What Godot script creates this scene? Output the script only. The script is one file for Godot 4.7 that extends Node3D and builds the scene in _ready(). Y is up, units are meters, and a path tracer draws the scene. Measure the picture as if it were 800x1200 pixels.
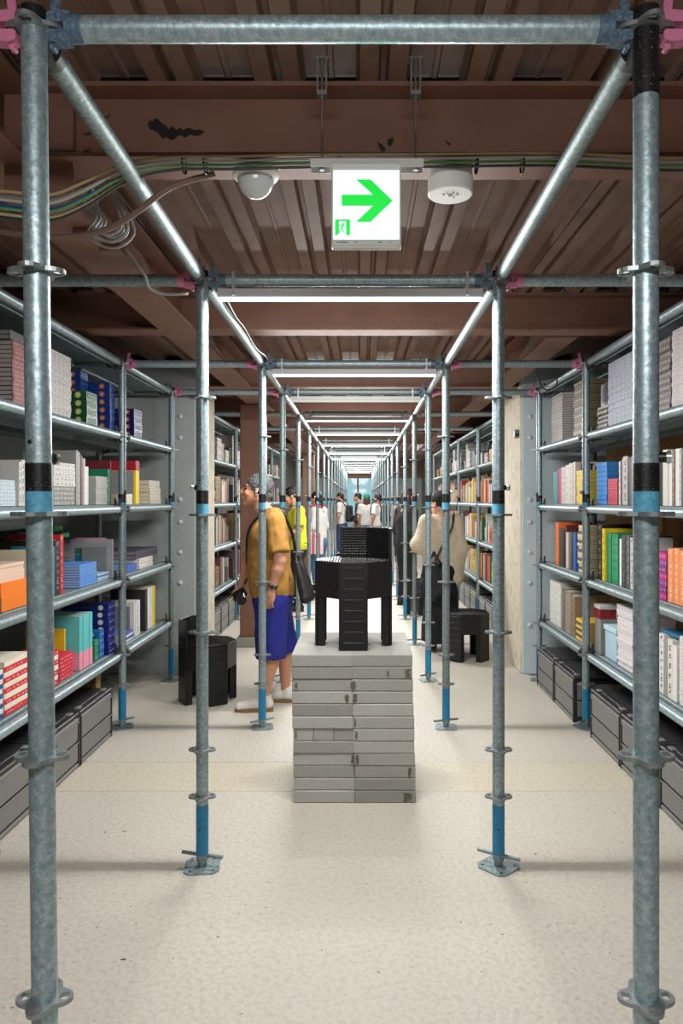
extends Node3D

# Units are metres, y is up. "d" is the distance down the aisle (d = -z).
const CAM_H := 1.485
const CX := -0.04                    # centre line of the scaffold portal
const HALF := 0.6                    # half width of the portal
const SHELF_L := -1.555              # front posts of the left / right shelves
const SHELF_R := 1.475
const SHELF_DEEP := 0.6
const SHELF_DEEP_R := 0.45
const LEVELS: Array[float] = [2.375, 1.9, 1.425, 0.95, 0.475]
const DECK_H := 2.675
const BEAM_H := 2.461                # underside of the steel beams
const FRAMES: Array[float] = [-1.6, -0.1, 1.4226, 2.94, 4.74, 5.98, 7.47, 9.05, 10.85, 12.7, 14.5, 16.3, 18.1, 19.9, 21.7, 23.5, 25.3, 27.1, 28.9, 30.7, 32.5, 34.3]

var M := {}
var used := {}
var rng := RandomNumberGenerator.new()
var cache := {}


# ---------------------------------------------------------------- mesh builder
class MB:
	var v := PackedVector3Array()
	var n := PackedVector3Array()
	var uv := PackedVector2Array()
	var col := PackedColorArray()
	var ix := PackedInt32Array()
	var tint := Color.WHITE
	var tinted := false

	func vert(p: Vector3, nn: Vector3, t := Vector2.ZERO) -> int:
		v.append(p)
		n.append(nn)
		uv.append(t)
		if tinted:
			col.append(tint)
		return v.size() - 1

	func tri(a: int, b: int, c: int) -> void:
		ix.append(a)
		ix.append(b)
		ix.append(c)

	# a b c d run counter-clockwise seen from outside
	func quad(a: Vector3, b: Vector3, c: Vector3, d: Vector3) -> void:
		var nn := (b - a).cross(d - a).normalized()
		var i := vert(a, nn, Vector2(0, 1))
		vert(b, nn, Vector2(1, 1))
		vert(c, nn, Vector2(1, 0))
		vert(d, nn, Vector2(0, 0))
		tri(i, i + 2, i + 1)
		tri(i, i + 3, i + 2)

	func tri_flat(a: Vector3, b: Vector3, c: Vector3) -> void:
		var nn := (b - a).cross(c - a).normalized()
		var i := vert(a, nn)
		vert(b, nn)
		vert(c, nn)
		tri(i, i + 2, i + 1)

	func box(c: Vector3, s: Vector3, b := Basis.IDENTITY) -> void:
		var h := s * 0.5
		var p := func(x: float, y: float, z: float) -> Vector3: return c + b * Vector3(x * h.x, y * h.y, z * h.z)
		quad(p.call(-1, -1, 1), p.call(1, -1, 1), p.call(1, 1, 1), p.call(-1, 1, 1))
		quad(p.call(1, -1, -1), p.call(-1, -1, -1), p.call(-1, 1, -1), p.call(1, 1, -1))
		quad(p.call(1, -1, 1), p.call(1, -1, -1), p.call(1, 1, -1), p.call(1, 1, 1))
		quad(p.call(-1, -1, -1), p.call(-1, -1, 1), p.call(-1, 1, 1), p.call(-1, 1, -1))
		quad(p.call(-1, 1, 1), p.call(1, 1, 1), p.call(1, 1, -1), p.call(-1, 1, -1))
		quad(p.call(-1, -1, -1), p.call(1, -1, -1), p.call(1, -1, 1), p.call(-1, -1, 1))

	# box whose twelve edges are chamfered by e
	func cbox(c: Vector3, s: Vector3, e: float, b := Basis.IDENTITY) -> void:
		var h := s * 0.5
		var g := h - Vector3(e, e, e)
		var f := [[Vector3(1, 0, 0), Vector3(0, 1, 0), Vector3(0, 0, 1)], [Vector3(0, 1, 0), Vector3(0, 0, 1), Vector3(1, 0, 0)], [Vector3(0, 0, 1), Vector3(1, 0, 0), Vector3(0, 1, 0)]]
		for a in f:
			for k: float in [-1.0, 1.0]:
				var o: Vector3 = c + b * (a[0] * h * k)
				var u: Vector3 = b * (a[1] * g)
				var w: Vector3 = b * (a[2] * g) * k
				quad(o - u - w, o + u - w, o + u + w, o - u + w)
				for k2: float in [-1.0, 1.0]:
					# edge between face a[0]*k and a[1]*k2
					var p1: Vector3 = c + b * (a[0] * h * k + a[1] * g * k2)
					var p2: Vector3 = c + b * (a[0] * g * k + a[1] * h * k2)
					var w2: Vector3 = b * (a[2] * g) * (k * k2)
					quad(p1 - w2, p2 - w2, p2 + w2, p1 + w2)
		for sx: float in [-1.0, 1.0]:
			for sy: float in [-1.0, 1.0]:
				for sz: float in [-1.0, 1.0]:
					var q1 := c + b * Vector3(h.x * sx, g.y * sy, g.z * sz)
					var q2 := c + b * Vector3(g.x * sx, h.y * sy, g.z * sz)
					var q3 := c + b * Vector3(g.x * sx, g.y * sy, h.z * sz)
					if sx * sy * sz > 0:
						tri_flat(q1, q2, q3)
					else:
						tri_flat(q1, q3, q2)

	func tube(p0: Vector3, p1: Vector3, r0: float, r1 := -1.0, seg := 16, caps := true) -> void:
		if r1 < 0.0:
			r1 = r0
		var ax := (p1 - p0).normalized()
		var e1 := ax.cross(Vector3.UP if absf(ax.y) < 0.9 else Vector3.RIGHT).normalized()
		var e2 := ax.cross(e1)
		var base := v.size()
		var len := p0.distance_to(p1)
		for i in seg + 1:
			var t := TAU * i / seg
			var r := e1 * cos(t) + e2 * sin(t)
			vert(p0 + r * r0, r, Vector2(float(i) / seg, 0))
			vert(p1 + r * r1, r, Vector2(float(i) / seg, len))
		for i in seg:
			var k := base + i * 2
			tri(k, k + 3, k + 2)
			tri(k, k + 1, k + 3)
		if caps:
			for q in 2:
				var pc := p0 if q == 0 else p1
				var rr := r0 if q == 0 else r1
				var nn := -ax if q == 0 else ax
				if rr < 0.0001:
					continue
				var c0 := vert(pc, nn)
				for i in seg + 1:
					var t := TAU * i / seg
					vert(pc + (e1 * cos(t) + e2 * sin(t)) * rr, nn)
				for i in seg:
					if q == 0:
						tri(c0, c0 + 1 + i, c0 + 2 + i)
					else:
						tri(c0, c0 + 2 + i, c0 + 1 + i)

	# profile: points (radius, height) bottom to top, about +y at o
	func lathe(o: Vector3, prof: Array, seg := 24, b := Basis.IDENTITY) -> void:
		for k in prof.size() - 1:
			var a: Vector2 = prof[k]
			var c: Vector2 = prof[k + 1]
			var nn := Vector2(c.y - a.y, a.x - c.x).normalized()
			var base := v.size()
			for i in seg + 1:
				var t := TAU * i / seg
				var dr := Vector3(cos(t), 0, sin(t))
				var no := b * (dr * nn.x + Vector3.UP * nn.y)
				vert(o + b * (dr * a.x + Vector3.UP * a.y), no)
				vert(o + b * (dr * c.x + Vector3.UP * c.y), no)
			for i in seg:
				var q := base + i * 2
				tri(q, q + 2, q + 3)
				tri(q, q + 3, q + 1)

	# polygon (x, y) pulled along local +z from z0 to z1
	func prism(poly: PackedVector2Array, z0: float, z1: float, xf := Transform3D.IDENTITY) -> void:
		var p := poly
		if Geometry2D.is_polygon_clockwise(p):
			p = poly.duplicate()
			p.reverse()
		var t := Geometry2D.triangulate_polygon(p)
		var nz := xf.basis.z.normalized()
		for q in 2:
			var base := v.size()
			for a in p:
				vert(xf * Vector3(a.x, a.y, z1 if q == 0 else z0), nz if q == 0 else -nz, a)
			for i in range(0, t.size(), 3):
				var ccw := (p[t[i + 1]] - p[t[i]]).cross(p[t[i + 2]] - p[t[i]]) > 0
				if ccw == (q == 0):
					tri(base + t[i], base + t[i + 2], base + t[i + 1])
				else:
					tri(base + t[i], base + t[i + 1], base + t[i + 2])
		for i in p.size():
			var a := p[i]
			var c := p[(i + 1) % p.size()]
			quad(xf * Vector3(a.x, a.y, z0), xf * Vector3(c.x, c.y, z0), xf * Vector3(c.x, c.y, z1), xf * Vector3(a.x, a.y, z1))

	func sweep(pts: PackedVector3Array, r: float, seg := 8) -> void:
		var e1 := Vector3.ZERO
		var base := v.size()
		for k in pts.size():
			var ax := (pts[mini(k + 1, pts.size() - 1)] - pts[maxi(k - 1, 0)]).normalized()
			if e1 == Vector3.ZERO:
				e1 = ax.cross(Vector3.UP if absf(ax.y) < 0.9 else Vector3.RIGHT).normalized()
			else:
				e1 = (e1 - ax * e1.dot(ax)).normalized()
			var e2 := ax.cross(e1)
			for i in seg + 1:
				var t := TAU * i / seg
				var dr := e1 * cos(t) + e2 * sin(t)
				vert(pts[k] + dr * r, dr)
		for k in pts.size() - 1:
			for i in seg:
				var q := base + k * (seg + 1) + i
				tri(q, q + seg + 2, q + 1)
				tri(q, q + seg + 1, q + seg + 2)

	func mesh() -> ArrayMesh:
		var a := []
		a.resize(Mesh.ARRAY_MAX)
		a[Mesh.ARRAY_VERTEX] = v
		a[Mesh.ARRAY_NORMAL] = n
		a[Mesh.ARRAY_TEX_UV] = uv
		if tinted:
			a[Mesh.ARRAY_COLOR] = col
		a[Mesh.ARRAY_INDEX] = ix
		var m := ArrayMesh.new()
		m.add_surface_from_arrays(Mesh.PRIMITIVE_TRIANGLES, a)
		return m


# ---------------------------------------------------------------- naming
func P(x: float, y: float, d: float) -> Vector3:
	return Vector3(x, y, -d)


func numbered(called: String) -> String:
	if not used.has(called):
		used[called] = 0
		return called
	used[called] += 1
	return "%s_%03d" % [called, used[called]]


func tag(o: Node3D, label: String, category: String, group := "") -> void:
	o.set_meta("label", label)
	o.set_meta("category", category)
	if group:
		o.set_meta("group", group)


func thing(called: String, label: String, category: String, at := Vector3.ZERO, group := "", basis := Basis.IDENTITY) -> Node3D:
	var o := Node3D.new()
	o.name = numbered(called)
	add_child(o)
	o.transform = Transform3D(basis, at)
	tag(o, label, category, group)
	return o


func part(called: String, mesh: Mesh, m: Material, parent: Node3D, at := Vector3.ZERO, basis := Basis.IDENTITY) -> MeshInstance3D:
	var o := MeshInstance3D.new()
	o.name = called
	o.mesh = mesh
	o.material_override = m
	parent.add_child(o, true)
	o.transform = Transform3D(basis, at)
	return o


func solo(called: String, mesh: Mesh, m: Material, label: String, category: String, at := Vector3.ZERO, group := "", basis := Basis.IDENTITY) -> MeshInstance3D:
	var o := part(numbered(called), mesh, m, self, at, basis)
	tag(o, label, category, group)
	return o


func struct(called: String, mesh: Mesh, m: Material, label := "", at := Vector3.ZERO) -> MeshInstance3D:
	var o := part(numbered(called), mesh, m, self, at)
	o.set_meta("kind", "structure")
	if label:
		o.set_meta("label", label)
	return o


func struct_node(called: String, label := "", at := Vector3.ZERO) -> Node3D:
	var o := Node3D.new()
	o.name = numbered(called)
	add_child(o)
	o.position = at
	o.set_meta("kind", "structure")
	if label:
		o.set_meta("label", label)
	return o


func box_mesh(s: Vector3, c := Vector3.ZERO) -> ArrayMesh:
	var m := MB.new()
	m.box(c, s)
	return m.mesh()


func cbox_mesh(s: Vector3, e: float, c := Vector3.ZERO) -> ArrayMesh:
	var m := MB.new()
	m.cbox(c, s, e)
	return m.mesh()


func tube_mesh(p0: Vector3, p1: Vector3, r: float, seg := 20) -> ArrayMesh:
	var m := MB.new()
	m.tube(p0, p1, r, r, seg)
	return m.mesh()


const ORD: Array[String] = ["first", "second", "third", "fourth", "fifth", "sixth", "seventh", "eighth", "ninth", "tenth", "eleventh", "twelfth", "thirteenth", "fourteenth", "fifteenth", "sixteenth", "seventeenth", "eighteenth", "nineteenth", "twentieth", "twenty-first", "twenty-second", "twenty-third"]


# ---------------------------------------------------------------- materials
func c8(r: float, g: float, b: float) -> Color:
	return Color(r / 255.0, g / 255.0, b / 255.0)


func mat(color: Color, rough := 0.6, metal := 0.0) -> StandardMaterial3D:
	var m := StandardMaterial3D.new()
	m.albedo_color = color
	m.roughness = rough
	m.metallic = metal
	return m


func noise_tex(colors: Array, freq: float, size := 512, oct := 4, seed_ := 1, offsets: Array = []) -> NoiseTexture2D:
	var f := FastNoiseLite.new()
	f.noise_type = FastNoiseLite.TYPE_SIMPLEX_SMOOTH
	f.frequency = freq
	f.fractal_octaves = oct
	f.seed = seed_
	var g := Gradient.new()
	var cs := PackedColorArray()
	var os := PackedFloat32Array()
	for i in colors.size():
		cs.append(colors[i])
		os.append(offsets[i] if offsets.size() else float(i) / (colors.size() - 1))
	g.offsets = os
	g.colors = cs
	var t := NoiseTexture2D.new()
	t.width = size
	t.height = size
	t.seamless = true
	t.noise = f
	t.color_ramp = g
	t.generate_mipmaps = false
	return t


func bump_tex(freq: float, size := 512, oct := 4, seed_ := 3, strength := 6.0) -> NoiseTexture2D:
	var f := FastNoiseLite.new()
	f.noise_type = FastNoiseLite.TYPE_SIMPLEX_SMOOTH
	f.frequency = freq
	f.fractal_octaves = oct
	f.seed = seed_
	var t := NoiseTexture2D.new()
	t.width = size
	t.height = size
	t.seamless = true
	t.noise = f
	t.as_normal_map = true
	t.bump_strength = strength
	t.generate_mipmaps = false
	return t


func tri_mat(tex: Texture2D, rough: float, metal: float, scale: float, world := true) -> StandardMaterial3D:
	var m := mat(Color.WHITE, rough, metal)
	m.albedo_texture = tex
	m.uv1_triplanar = true
	m.uv1_world_triplanar = world
	m.uv1_scale = Vector3(scale, scale, scale)
	return m


func make_materials() -> void:
	# galvanised scaffold tube: mottled zinc, older and newer batches
	M.zinc = tri_mat(noise_tex([c8(118, 139, 148), c8(157, 177, 184), c8(143, 163, 171), c8(190, 203, 207), c8(136, 157, 166)], 0.035, 512, 5, 11, [0.1, 0.38, 0.5, 0.68, 0.9]), 0.42, 0.55, 2.6)
	M.zinc_old = tri_mat(noise_tex([c8(104, 121, 126), c8(140, 156, 159), c8(124, 141, 145), c8(166, 179, 180), c8(120, 137, 141)], 0.035, 512, 5, 12, [0.1, 0.36, 0.5, 0.68, 0.9]), 0.5, 0.5, 2.6)
	for z: StandardMaterial3D in [M.zinc, M.zinc_old]:
		z.normal_enabled = true
		z.normal_texture = bump_tex(0.06, 256, 3, 45, 2.0)
		z.normal_scale = 0.25
	M.zinc_flat = mat(c8(150, 158, 160), 0.42, 0.65)
	M.zinc_dark = mat(c8(92, 98, 98), 0.5, 0.55)
	M.cast = mat(c8(120, 128, 130), 0.5, 0.5)
	M.blue = tri_mat(noise_tex([c8(14, 112, 158), c8(28, 132, 180), c8(44, 140, 180)], 0.04, 256, 4, 21), 0.45, 0.0, 4.0)
	M.blue_band = tri_mat(noise_tex([c8(64, 142, 178), c8(88, 160, 194), c8(124, 178, 198)], 0.05, 256, 4, 22), 0.5, 0.0, 6.0)
	M.blue_coupler = tri_mat(noise_tex([c8(52, 82, 112), c8(88, 112, 134), c8(136, 144, 148)], 0.05, 256, 3, 23), 0.5, 0.2, 8.0)
	M.pink = tri_mat(noise_tex([c8(206, 104, 150), c8(220, 134, 168), c8(176, 120, 144)], 0.05, 256, 3, 24), 0.5, 0.1, 8.0)
	M.black_paint = tri_mat(noise_tex([c8(18, 18, 20), c8(22, 22, 24), c8(30, 30, 32), c8(110, 114, 116)], 0.05, 256, 4, 25, [0.0, 0.4, 0.72, 0.85]), 0.4, 0.1, 10.0)
	M.black = mat(c8(18, 18, 19), 0.45)
	M.rivet = mat(c8(190, 195, 196), 0.3, 0.8)
	# building
	M.brown = tri_mat(noise_tex([c8(122, 87, 72), c8(131, 94, 78), c8(138, 101, 85)], 0.008, 512, 4, 31), 0.62, 0.0, 0.6)
	M.brown_deck = tri_mat(noise_tex([c8(112, 86, 73), c8(123, 95, 81), c8(132, 103, 88), c8(107, 82, 70)], 0.012, 512, 5, 32), 0.6, 0.0, 0.5)
	M.chip = mat(c8(34, 26, 26), 0.8)
	var floor_t := noise_tex([c8(180, 174, 162), c8(192, 186, 174), c8(200, 194, 183), c8(186, 180, 168)], 0.06, 1024, 5, 41)
	M.floor = tri_mat(floor_t, 0.55, 0.0, 0.55)
	M.floor.normal_enabled = true
	M.floor.normal_texture = bump_tex(0.12, 512, 4, 44, 3.0)
	M.floor.normal_scale = 0.2
	M.floor_b = tri_mat(noise_tex([c8(178, 170, 152), c8(196, 187, 168), c8(203, 196, 179), c8(188, 179, 160)], 0.06, 1024, 5, 42), 0.55, 0.0, 0.55)
	M.floor_c = tri_mat(noise_tex([c8(174, 168, 154), c8(186, 180, 167), c8(194, 188, 176), c8(180, 173, 160)], 0.06, 1024, 5, 43), 0.55, 0.0, 0.55)
	for f: StandardMaterial3D in [M.floor_b, M.floor_c]:
		f.normal_enabled = true
		f.normal_texture = M.floor.normal_texture
		f.normal_scale = 0.2
	M.pit = mat(c8(84, 78, 70), 0.9)
	M.wall = tri_mat(noise_tex([c8(160, 168, 167), c8(168, 176, 175), c8(176, 183, 182)], 0.006, 512, 4, 51), 0.7, 0.0, 0.5)
	M.wall_pale = tri_mat(noise_tex([c8(186, 199, 206), c8(196, 208, 214), c8(202, 213, 218)], 0.006, 512, 4, 54), 0.7, 0.0, 0.5)
	M.pier_edge = tri_mat(noise_tex([c8(196, 186, 164), c8(212, 203, 183), c8(222, 214, 196), c8(184, 172, 148)], 0.014, 512, 5, 52), 0.8, 0.0, 0.6)
	M.wall_dark = mat(c8(104, 100, 96), 0.8)
	M.plinth = mat(c8(158, 156, 148), 0.85)
	M.white_cap = mat(c8(214, 216, 214), 0.5)
	M.ply = tri_mat(noise_tex([c8(150, 112, 62), c8(176, 134, 78), c8(166, 124, 70), c8(186, 146, 90)], 0.012, 512, 5, 53), 0.6, 0.0, 0.7)
	M.ply.uv1_scale = Vector3(0.8, 4.0, 0.3)
	for k in 4:
		var g: float = [8.0, 0.0, -9.0, -18.0][k]
		M["paver%d" % k] = tri_mat(noise_tex([c8(128 + g, 127 + g, 122 + g), c8(164 + g, 163 + g, 158 + g), c8(180 + g, 179 + g, 174 + g), c8(148 + g, 147 + g, 141 + g)], 0.11, 512, 4, 60 + k), 0.9, 0.0, 2.4)
		M["paver%d" % k].normal_enabled = true
		M["paver%d" % k].normal_texture = M.floor.normal_texture
		M["paver%d" % k].normal_scale = 0.7
	M.stain = tri_mat(noise_tex([c8(84, 80, 66), c8(100, 96, 80), c8(128, 124, 110)], 0.05, 256, 4, 66), 0.9, 0.0, 3.0)
	M.plastic = mat(c8(15, 15, 16), 0.24)
	M.plastic_matt = mat(c8(16, 16, 17), 0.4)
	M.bin = mat(c8(122, 122, 120), 0.5)
	M.bin_dark = mat(c8(46, 46, 47), 0.45)
	M.bin_lid = mat(c8(52, 52, 54), 0.4)
	M.white = mat(c8(226, 228, 226), 0.5)
	M.offwhite = mat(c8(206, 208, 204), 0.5)
	M.led_body = mat(c8(200, 204, 206), 0.4)
	M.led = mat(Color(1, 1, 1), 0.5)
	M.led.emission_enabled = true
	M.led.emission = Color(0.97, 1.0, 1.0)
	M.led.emission_energy_multiplier = 5.0
	M.sign_glow = mat(c8(230, 250, 245), 0.4)
	M.sign_glow.emission_enabled = true
	M.sign_glow.emission = Color(0.86, 0.98, 0.97)
	M.sign_glow.emission_energy_multiplier = 0.9
	M.sign_green = mat(c8(10, 190, 90), 0.4)
	M.sign_green.emission_enabled = true
	M.sign_green.emission = Color(0.0, 0.78, 0.12)
	M.sign_green.emission_energy_multiplier = 1.05
	M.steel = mat(c8(176, 180, 182), 0.32, 0.85)
	M.dome = mat(c8(205, 210, 212), 0.15)
	M.glass = mat(Color(0.72, 0.9, 0.95, 0.35), 0.05)
	M.glass.metallic_specular = 0.15
	M.glass.transparency = BaseMaterial3D.TRANSPARENCY_ALPHA
	M.card = mat(c8(176, 138, 92), 0.8)


# ---------------------------------------------------------------- scene
func _ready() -> void:
	rng.seed = 20240517
	# camera: level, looking straight down the aisle, lens slightly shifted
	var cam := Camera3D.new()
	cam.name = "view_camera"
	add_child(cam)
	cam.position = Vector3(0, CAM_H, 0)
	var near := 0.05
	cam.projection = Camera3D.PROJECTION_FRUSTUM
	cam.set_frustum(1200.0 / 850.0 * near, Vector2(-22.0, -14.0) / 850.0 * near, near, 120.0)
	cam.current = true
	# daylight beyond the far glass doors; the room itself is closed
	var we := WorldEnvironment.new()
	we.name = "world_environment"
	var env := Environment.new()
	env.background_mode = Environment.BG_COLOR
	env.background_color = Color(0.66, 0.83, 0.88)
	env.background_energy_multiplier = 1.1
	env.tonemap_mode = Environment.TONE_MAPPER_LINEAR
	env.tonemap_exposure = 1.0
	env.sdfgi_enabled = true
	env.ssao_enabled = true
	env.ssil_enabled = true
	we.environment = env
	add_child(we)
	make_materials()
	build_room()
	build_scaffold()
	build_ceiling_fittings()
	build_pedestal_and_chairs()
	build_shelves()
	build_bins()
	build_left_books()
	build_right_books()
	build_far_books()
	build_people()
	finish_prints()


# ---------------------------------------------------------------- room
func build_room() -> void:
	# floor: slabs cast between joints; the joints are shallow grooves
	var fl := struct_node("floor", "pale concrete floor with fine joints")
	var joints := [-5.0, 1.3, 3.70, 4.11, 5.72, 7.9, 11.5, 16.0, 22.0, 29.0, 38.5]
	for i in joints.size() - 1:
		var a: float = joints[i] + 0.0015
		var b: float = joints[i + 1] - 0.0015
		var m: StandardMaterial3D = [M.floor_c, M.floor, M.floor_b, M.floor][i % 4] if i < 4 else M.floor
		if i == 2:
			m = M.floor_b
		part("slab", box_mesh(Vector3(6.4, 0.1, b - a)), m, fl, P(0, -0.05, (a + b) / 2))
	var sub := part("joint_bed", box_mesh(Vector3(6.4, 0.05, 43.4)), M.pit, fl, P(0, -0.1275, 16.75))
	sub.set_meta("label", "dark bed under the floor joints")
	# small pits and chips in the concrete
	var pits := MB.new()
	var pr := RandomNumberGenerator.new()
	pr.seed = 77
	for i in 420:
		var c := P(pr.randf_range(-1.4, 1.4), 0.0004, 1.6 + 5.0 * pow(pr.randf(), 1.4))
		var r := pr.randf_range(0.0012, 0.004) * (1.8 if pr.randf() < 0.1 else 1.0)
		var k := pr.randf_range(0.5, 2.2)
		var tw := pr.randf() * TAU
		var poly := PackedVector2Array()
		for j in 7:
			var t := TAU * j / 7
			poly.append(Vector2(cos(t) * r * k, sin(t) * r / k) * pr.randf_range(0.6, 1.1))
		pits.prism(poly, 0.0, 0.0003, Transform3D(Basis(Vector3.UP, tw) * Basis(Vector3.RIGHT, -PI / 2), c))
	var po := part("pits", pits.mesh(), M.pit, fl)
	po.set_meta("kind", "stuff")
	# outer walls
	struct("wall_left", box_mesh(Vector3(0.15, 3.7, 44)), M.wall_dark, "", P(-3.2, 1.7, 16.5))
	struct("wall_right", box_mesh(Vector3(0.15, 3.7, 44)), M.wall_dark, "", P(3.2, 1.7, 16.5))
	struct("wall_rear", box_mesh(Vector3(6.6, 3.7, 0.15)), M.wall, "", P(0, 1.7, -5.0))
	# cross wall at d = 6.19 .. 6.98 with a wide opening on the aisle
	for s in 2:
		var x0 := -3.15 if s == 0 else 1.384
		var x1 := -1.41 if s == 0 else 3.15
		var w := struct_node("wall_pier", "grey painted concrete pier left of the aisle opening" if s == 0 else "pale blue-grey concrete pier right of the aisle opening", P((x0 + x1) / 2, 0, 6.58))
		part("painted_face", cbox_mesh(Vector3(x1 - x0, 2.66, 0.78), 0.006), M.wall if s == 0 else M.wall_pale, w, Vector3(0, 1.33, 0))
		var ex := (x1 - x0) / 2 + 0.006
		part("bare_edge", cbox_mesh(Vector3(0.012, 2.64, 0.74), 0.003), M.pier_edge, w, Vector3(ex if s == 0 else -ex, 1.325, -0.012))
		for y: float in [0.42, 0.78, 1.04, 1.3, 1.49, 2.02, 2.2]:
			var c := MB.new()
			c.lathe(Vector3.ZERO, [Vector2(0.02, 0), Vector2(0.018, 0.012), Vector2(0.01, 0.02), Vector2(0.0, 0.021)], 16, Basis(Vector3.RIGHT, PI / 2))
			var cx := (-1.515 + 0.0) if s == 0 else 1.475
			part("anchor_cap", c.mesh(), M.white_cap, w, Vector3(cx + (-0.03 if s == 1 else -0.02) - (x0 + x1) / 2, y, 0.39))
	var sb := thing("sensor_box", "small grey sensor box high on the right pier corner", "sensor", P(1.36, 2.06, 6.3))
	part("casing", cbox_mesh(Vector3(0.05, 0.07, 0.06), 0.006), M.cast, sb)
	part("lens", cbox_mesh(Vector3(0.03, 0.02, 0.006), 0.002), M.black, sb, Vector3(0, -0.01, 0.032))
	# end wall with the glass doors, 37 m down the aisle
	var e := struct_node("wall_front", "end wall round the glass entrance", P(0, 0, 37))
	part("lintel", box_mesh(Vector3(6.4, 0.92, 0.2)), M.brown, e, Vector3(0, 3.06, 0))
	for s: float in [-1.0, 1.0]:
		part("jamb", box_mesh(Vector3(2.2, 2.6, 0.2)), M.wall, e, Vector3(s * 2.1, 1.3, 0))
	var dr := struct_node("door_1", "glass entrance doors with pale daylight behind", P(0, 0, 36.95))
	for k in 2:
		part("pane", box_mesh(Vector3(0.94, 2.56, 0.01)), M.glass, dr, Vector3(-0.48 + 0.96 * k, 1.3, 0))
	part("mullion", box_mesh(Vector3(0.09, 2.6, 0.06)), M.brown, dr, Vector3(-0.12, 1.3, 0.03))
	part("door_rail", box_mesh(Vector3(1.95, 0.06, 0.06)), M.steel, dr, Vector3(0, 1.0, 0.03))
	# outside: a pale pavement
	struct("pavement", box_mesh(Vector3(20, 0.1, 14)), M.plinth, "pavement outside the glass doors", P(0, -0.08, 45.7))
	build_ceiling()


func deck_panel_mesh(len: float) -> ArrayMesh:
	var key := "deck%.3f" % len
	if cache.has(key):
		return cache[key]
	var pr := PackedVector2Array()
	for k in 2:
		var o := 0.3 * k
		for a: Array in [[0.0, 0.0], [0.05, 0.0], [0.058, 0.03], [0.072, 0.03], [0.08, 0.0], [0.13, 0.0], [0.142, 0.05], [0.205, 0.05], [0.21, 0.045], [0.222, 0.045], [0.227, 0.05], [0.288, 0.05]]:
			pr.append(Vector2(o + a[0], a[1]))
	pr.append(Vector2(0.598, 0.004))
	var m := MB.new()
	for i in pr.size() - 1:
		var a := pr[i]
		var b := pr[i + 1]
		for q in 2:   # underside and top of the sheet
			var t := 0.0012 * q
			if q == 0:
				m.quad(Vector3(a.x, a.y, -len / 2), Vector3(b.x, b.y, -len / 2), Vector3(b.x, b.y, len / 2), Vector3(a.x, a.y, len / 2))
			else:
				m.quad(Vector3(a.x, a.y + t, len / 2), Vector3(b.x, b.y + t, len / 2), Vector3(b.x, b.y + t, -len / 2), Vector3(a.x, a.y + t, -len / 2))
	cache[key] = m.mesh()
	return cache[key]


func h_beam(len: float, depth: float, wide: float, along_x: bool) -> ArrayMesh:
	# H section, underside at y = 0, centred
	var m := MB.new()
	var tf := 0.013
	var tw := 0.009
	var sz := func(a: float, y: float, w: float) -> Vector3: return Vector3(len, y, w) if along_x else Vector3(w, y, len)
	m.box(Vector3(0, tf / 2, 0), sz.call(0, tf, wide))
	m.box(Vector3(0, depth - tf / 2, 0), sz.call(0, tf, wide))
	m.box(Vector3(0, depth / 2, 0), sz.call(0, depth - 2 * tf, tw))
	return m.mesh()


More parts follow.
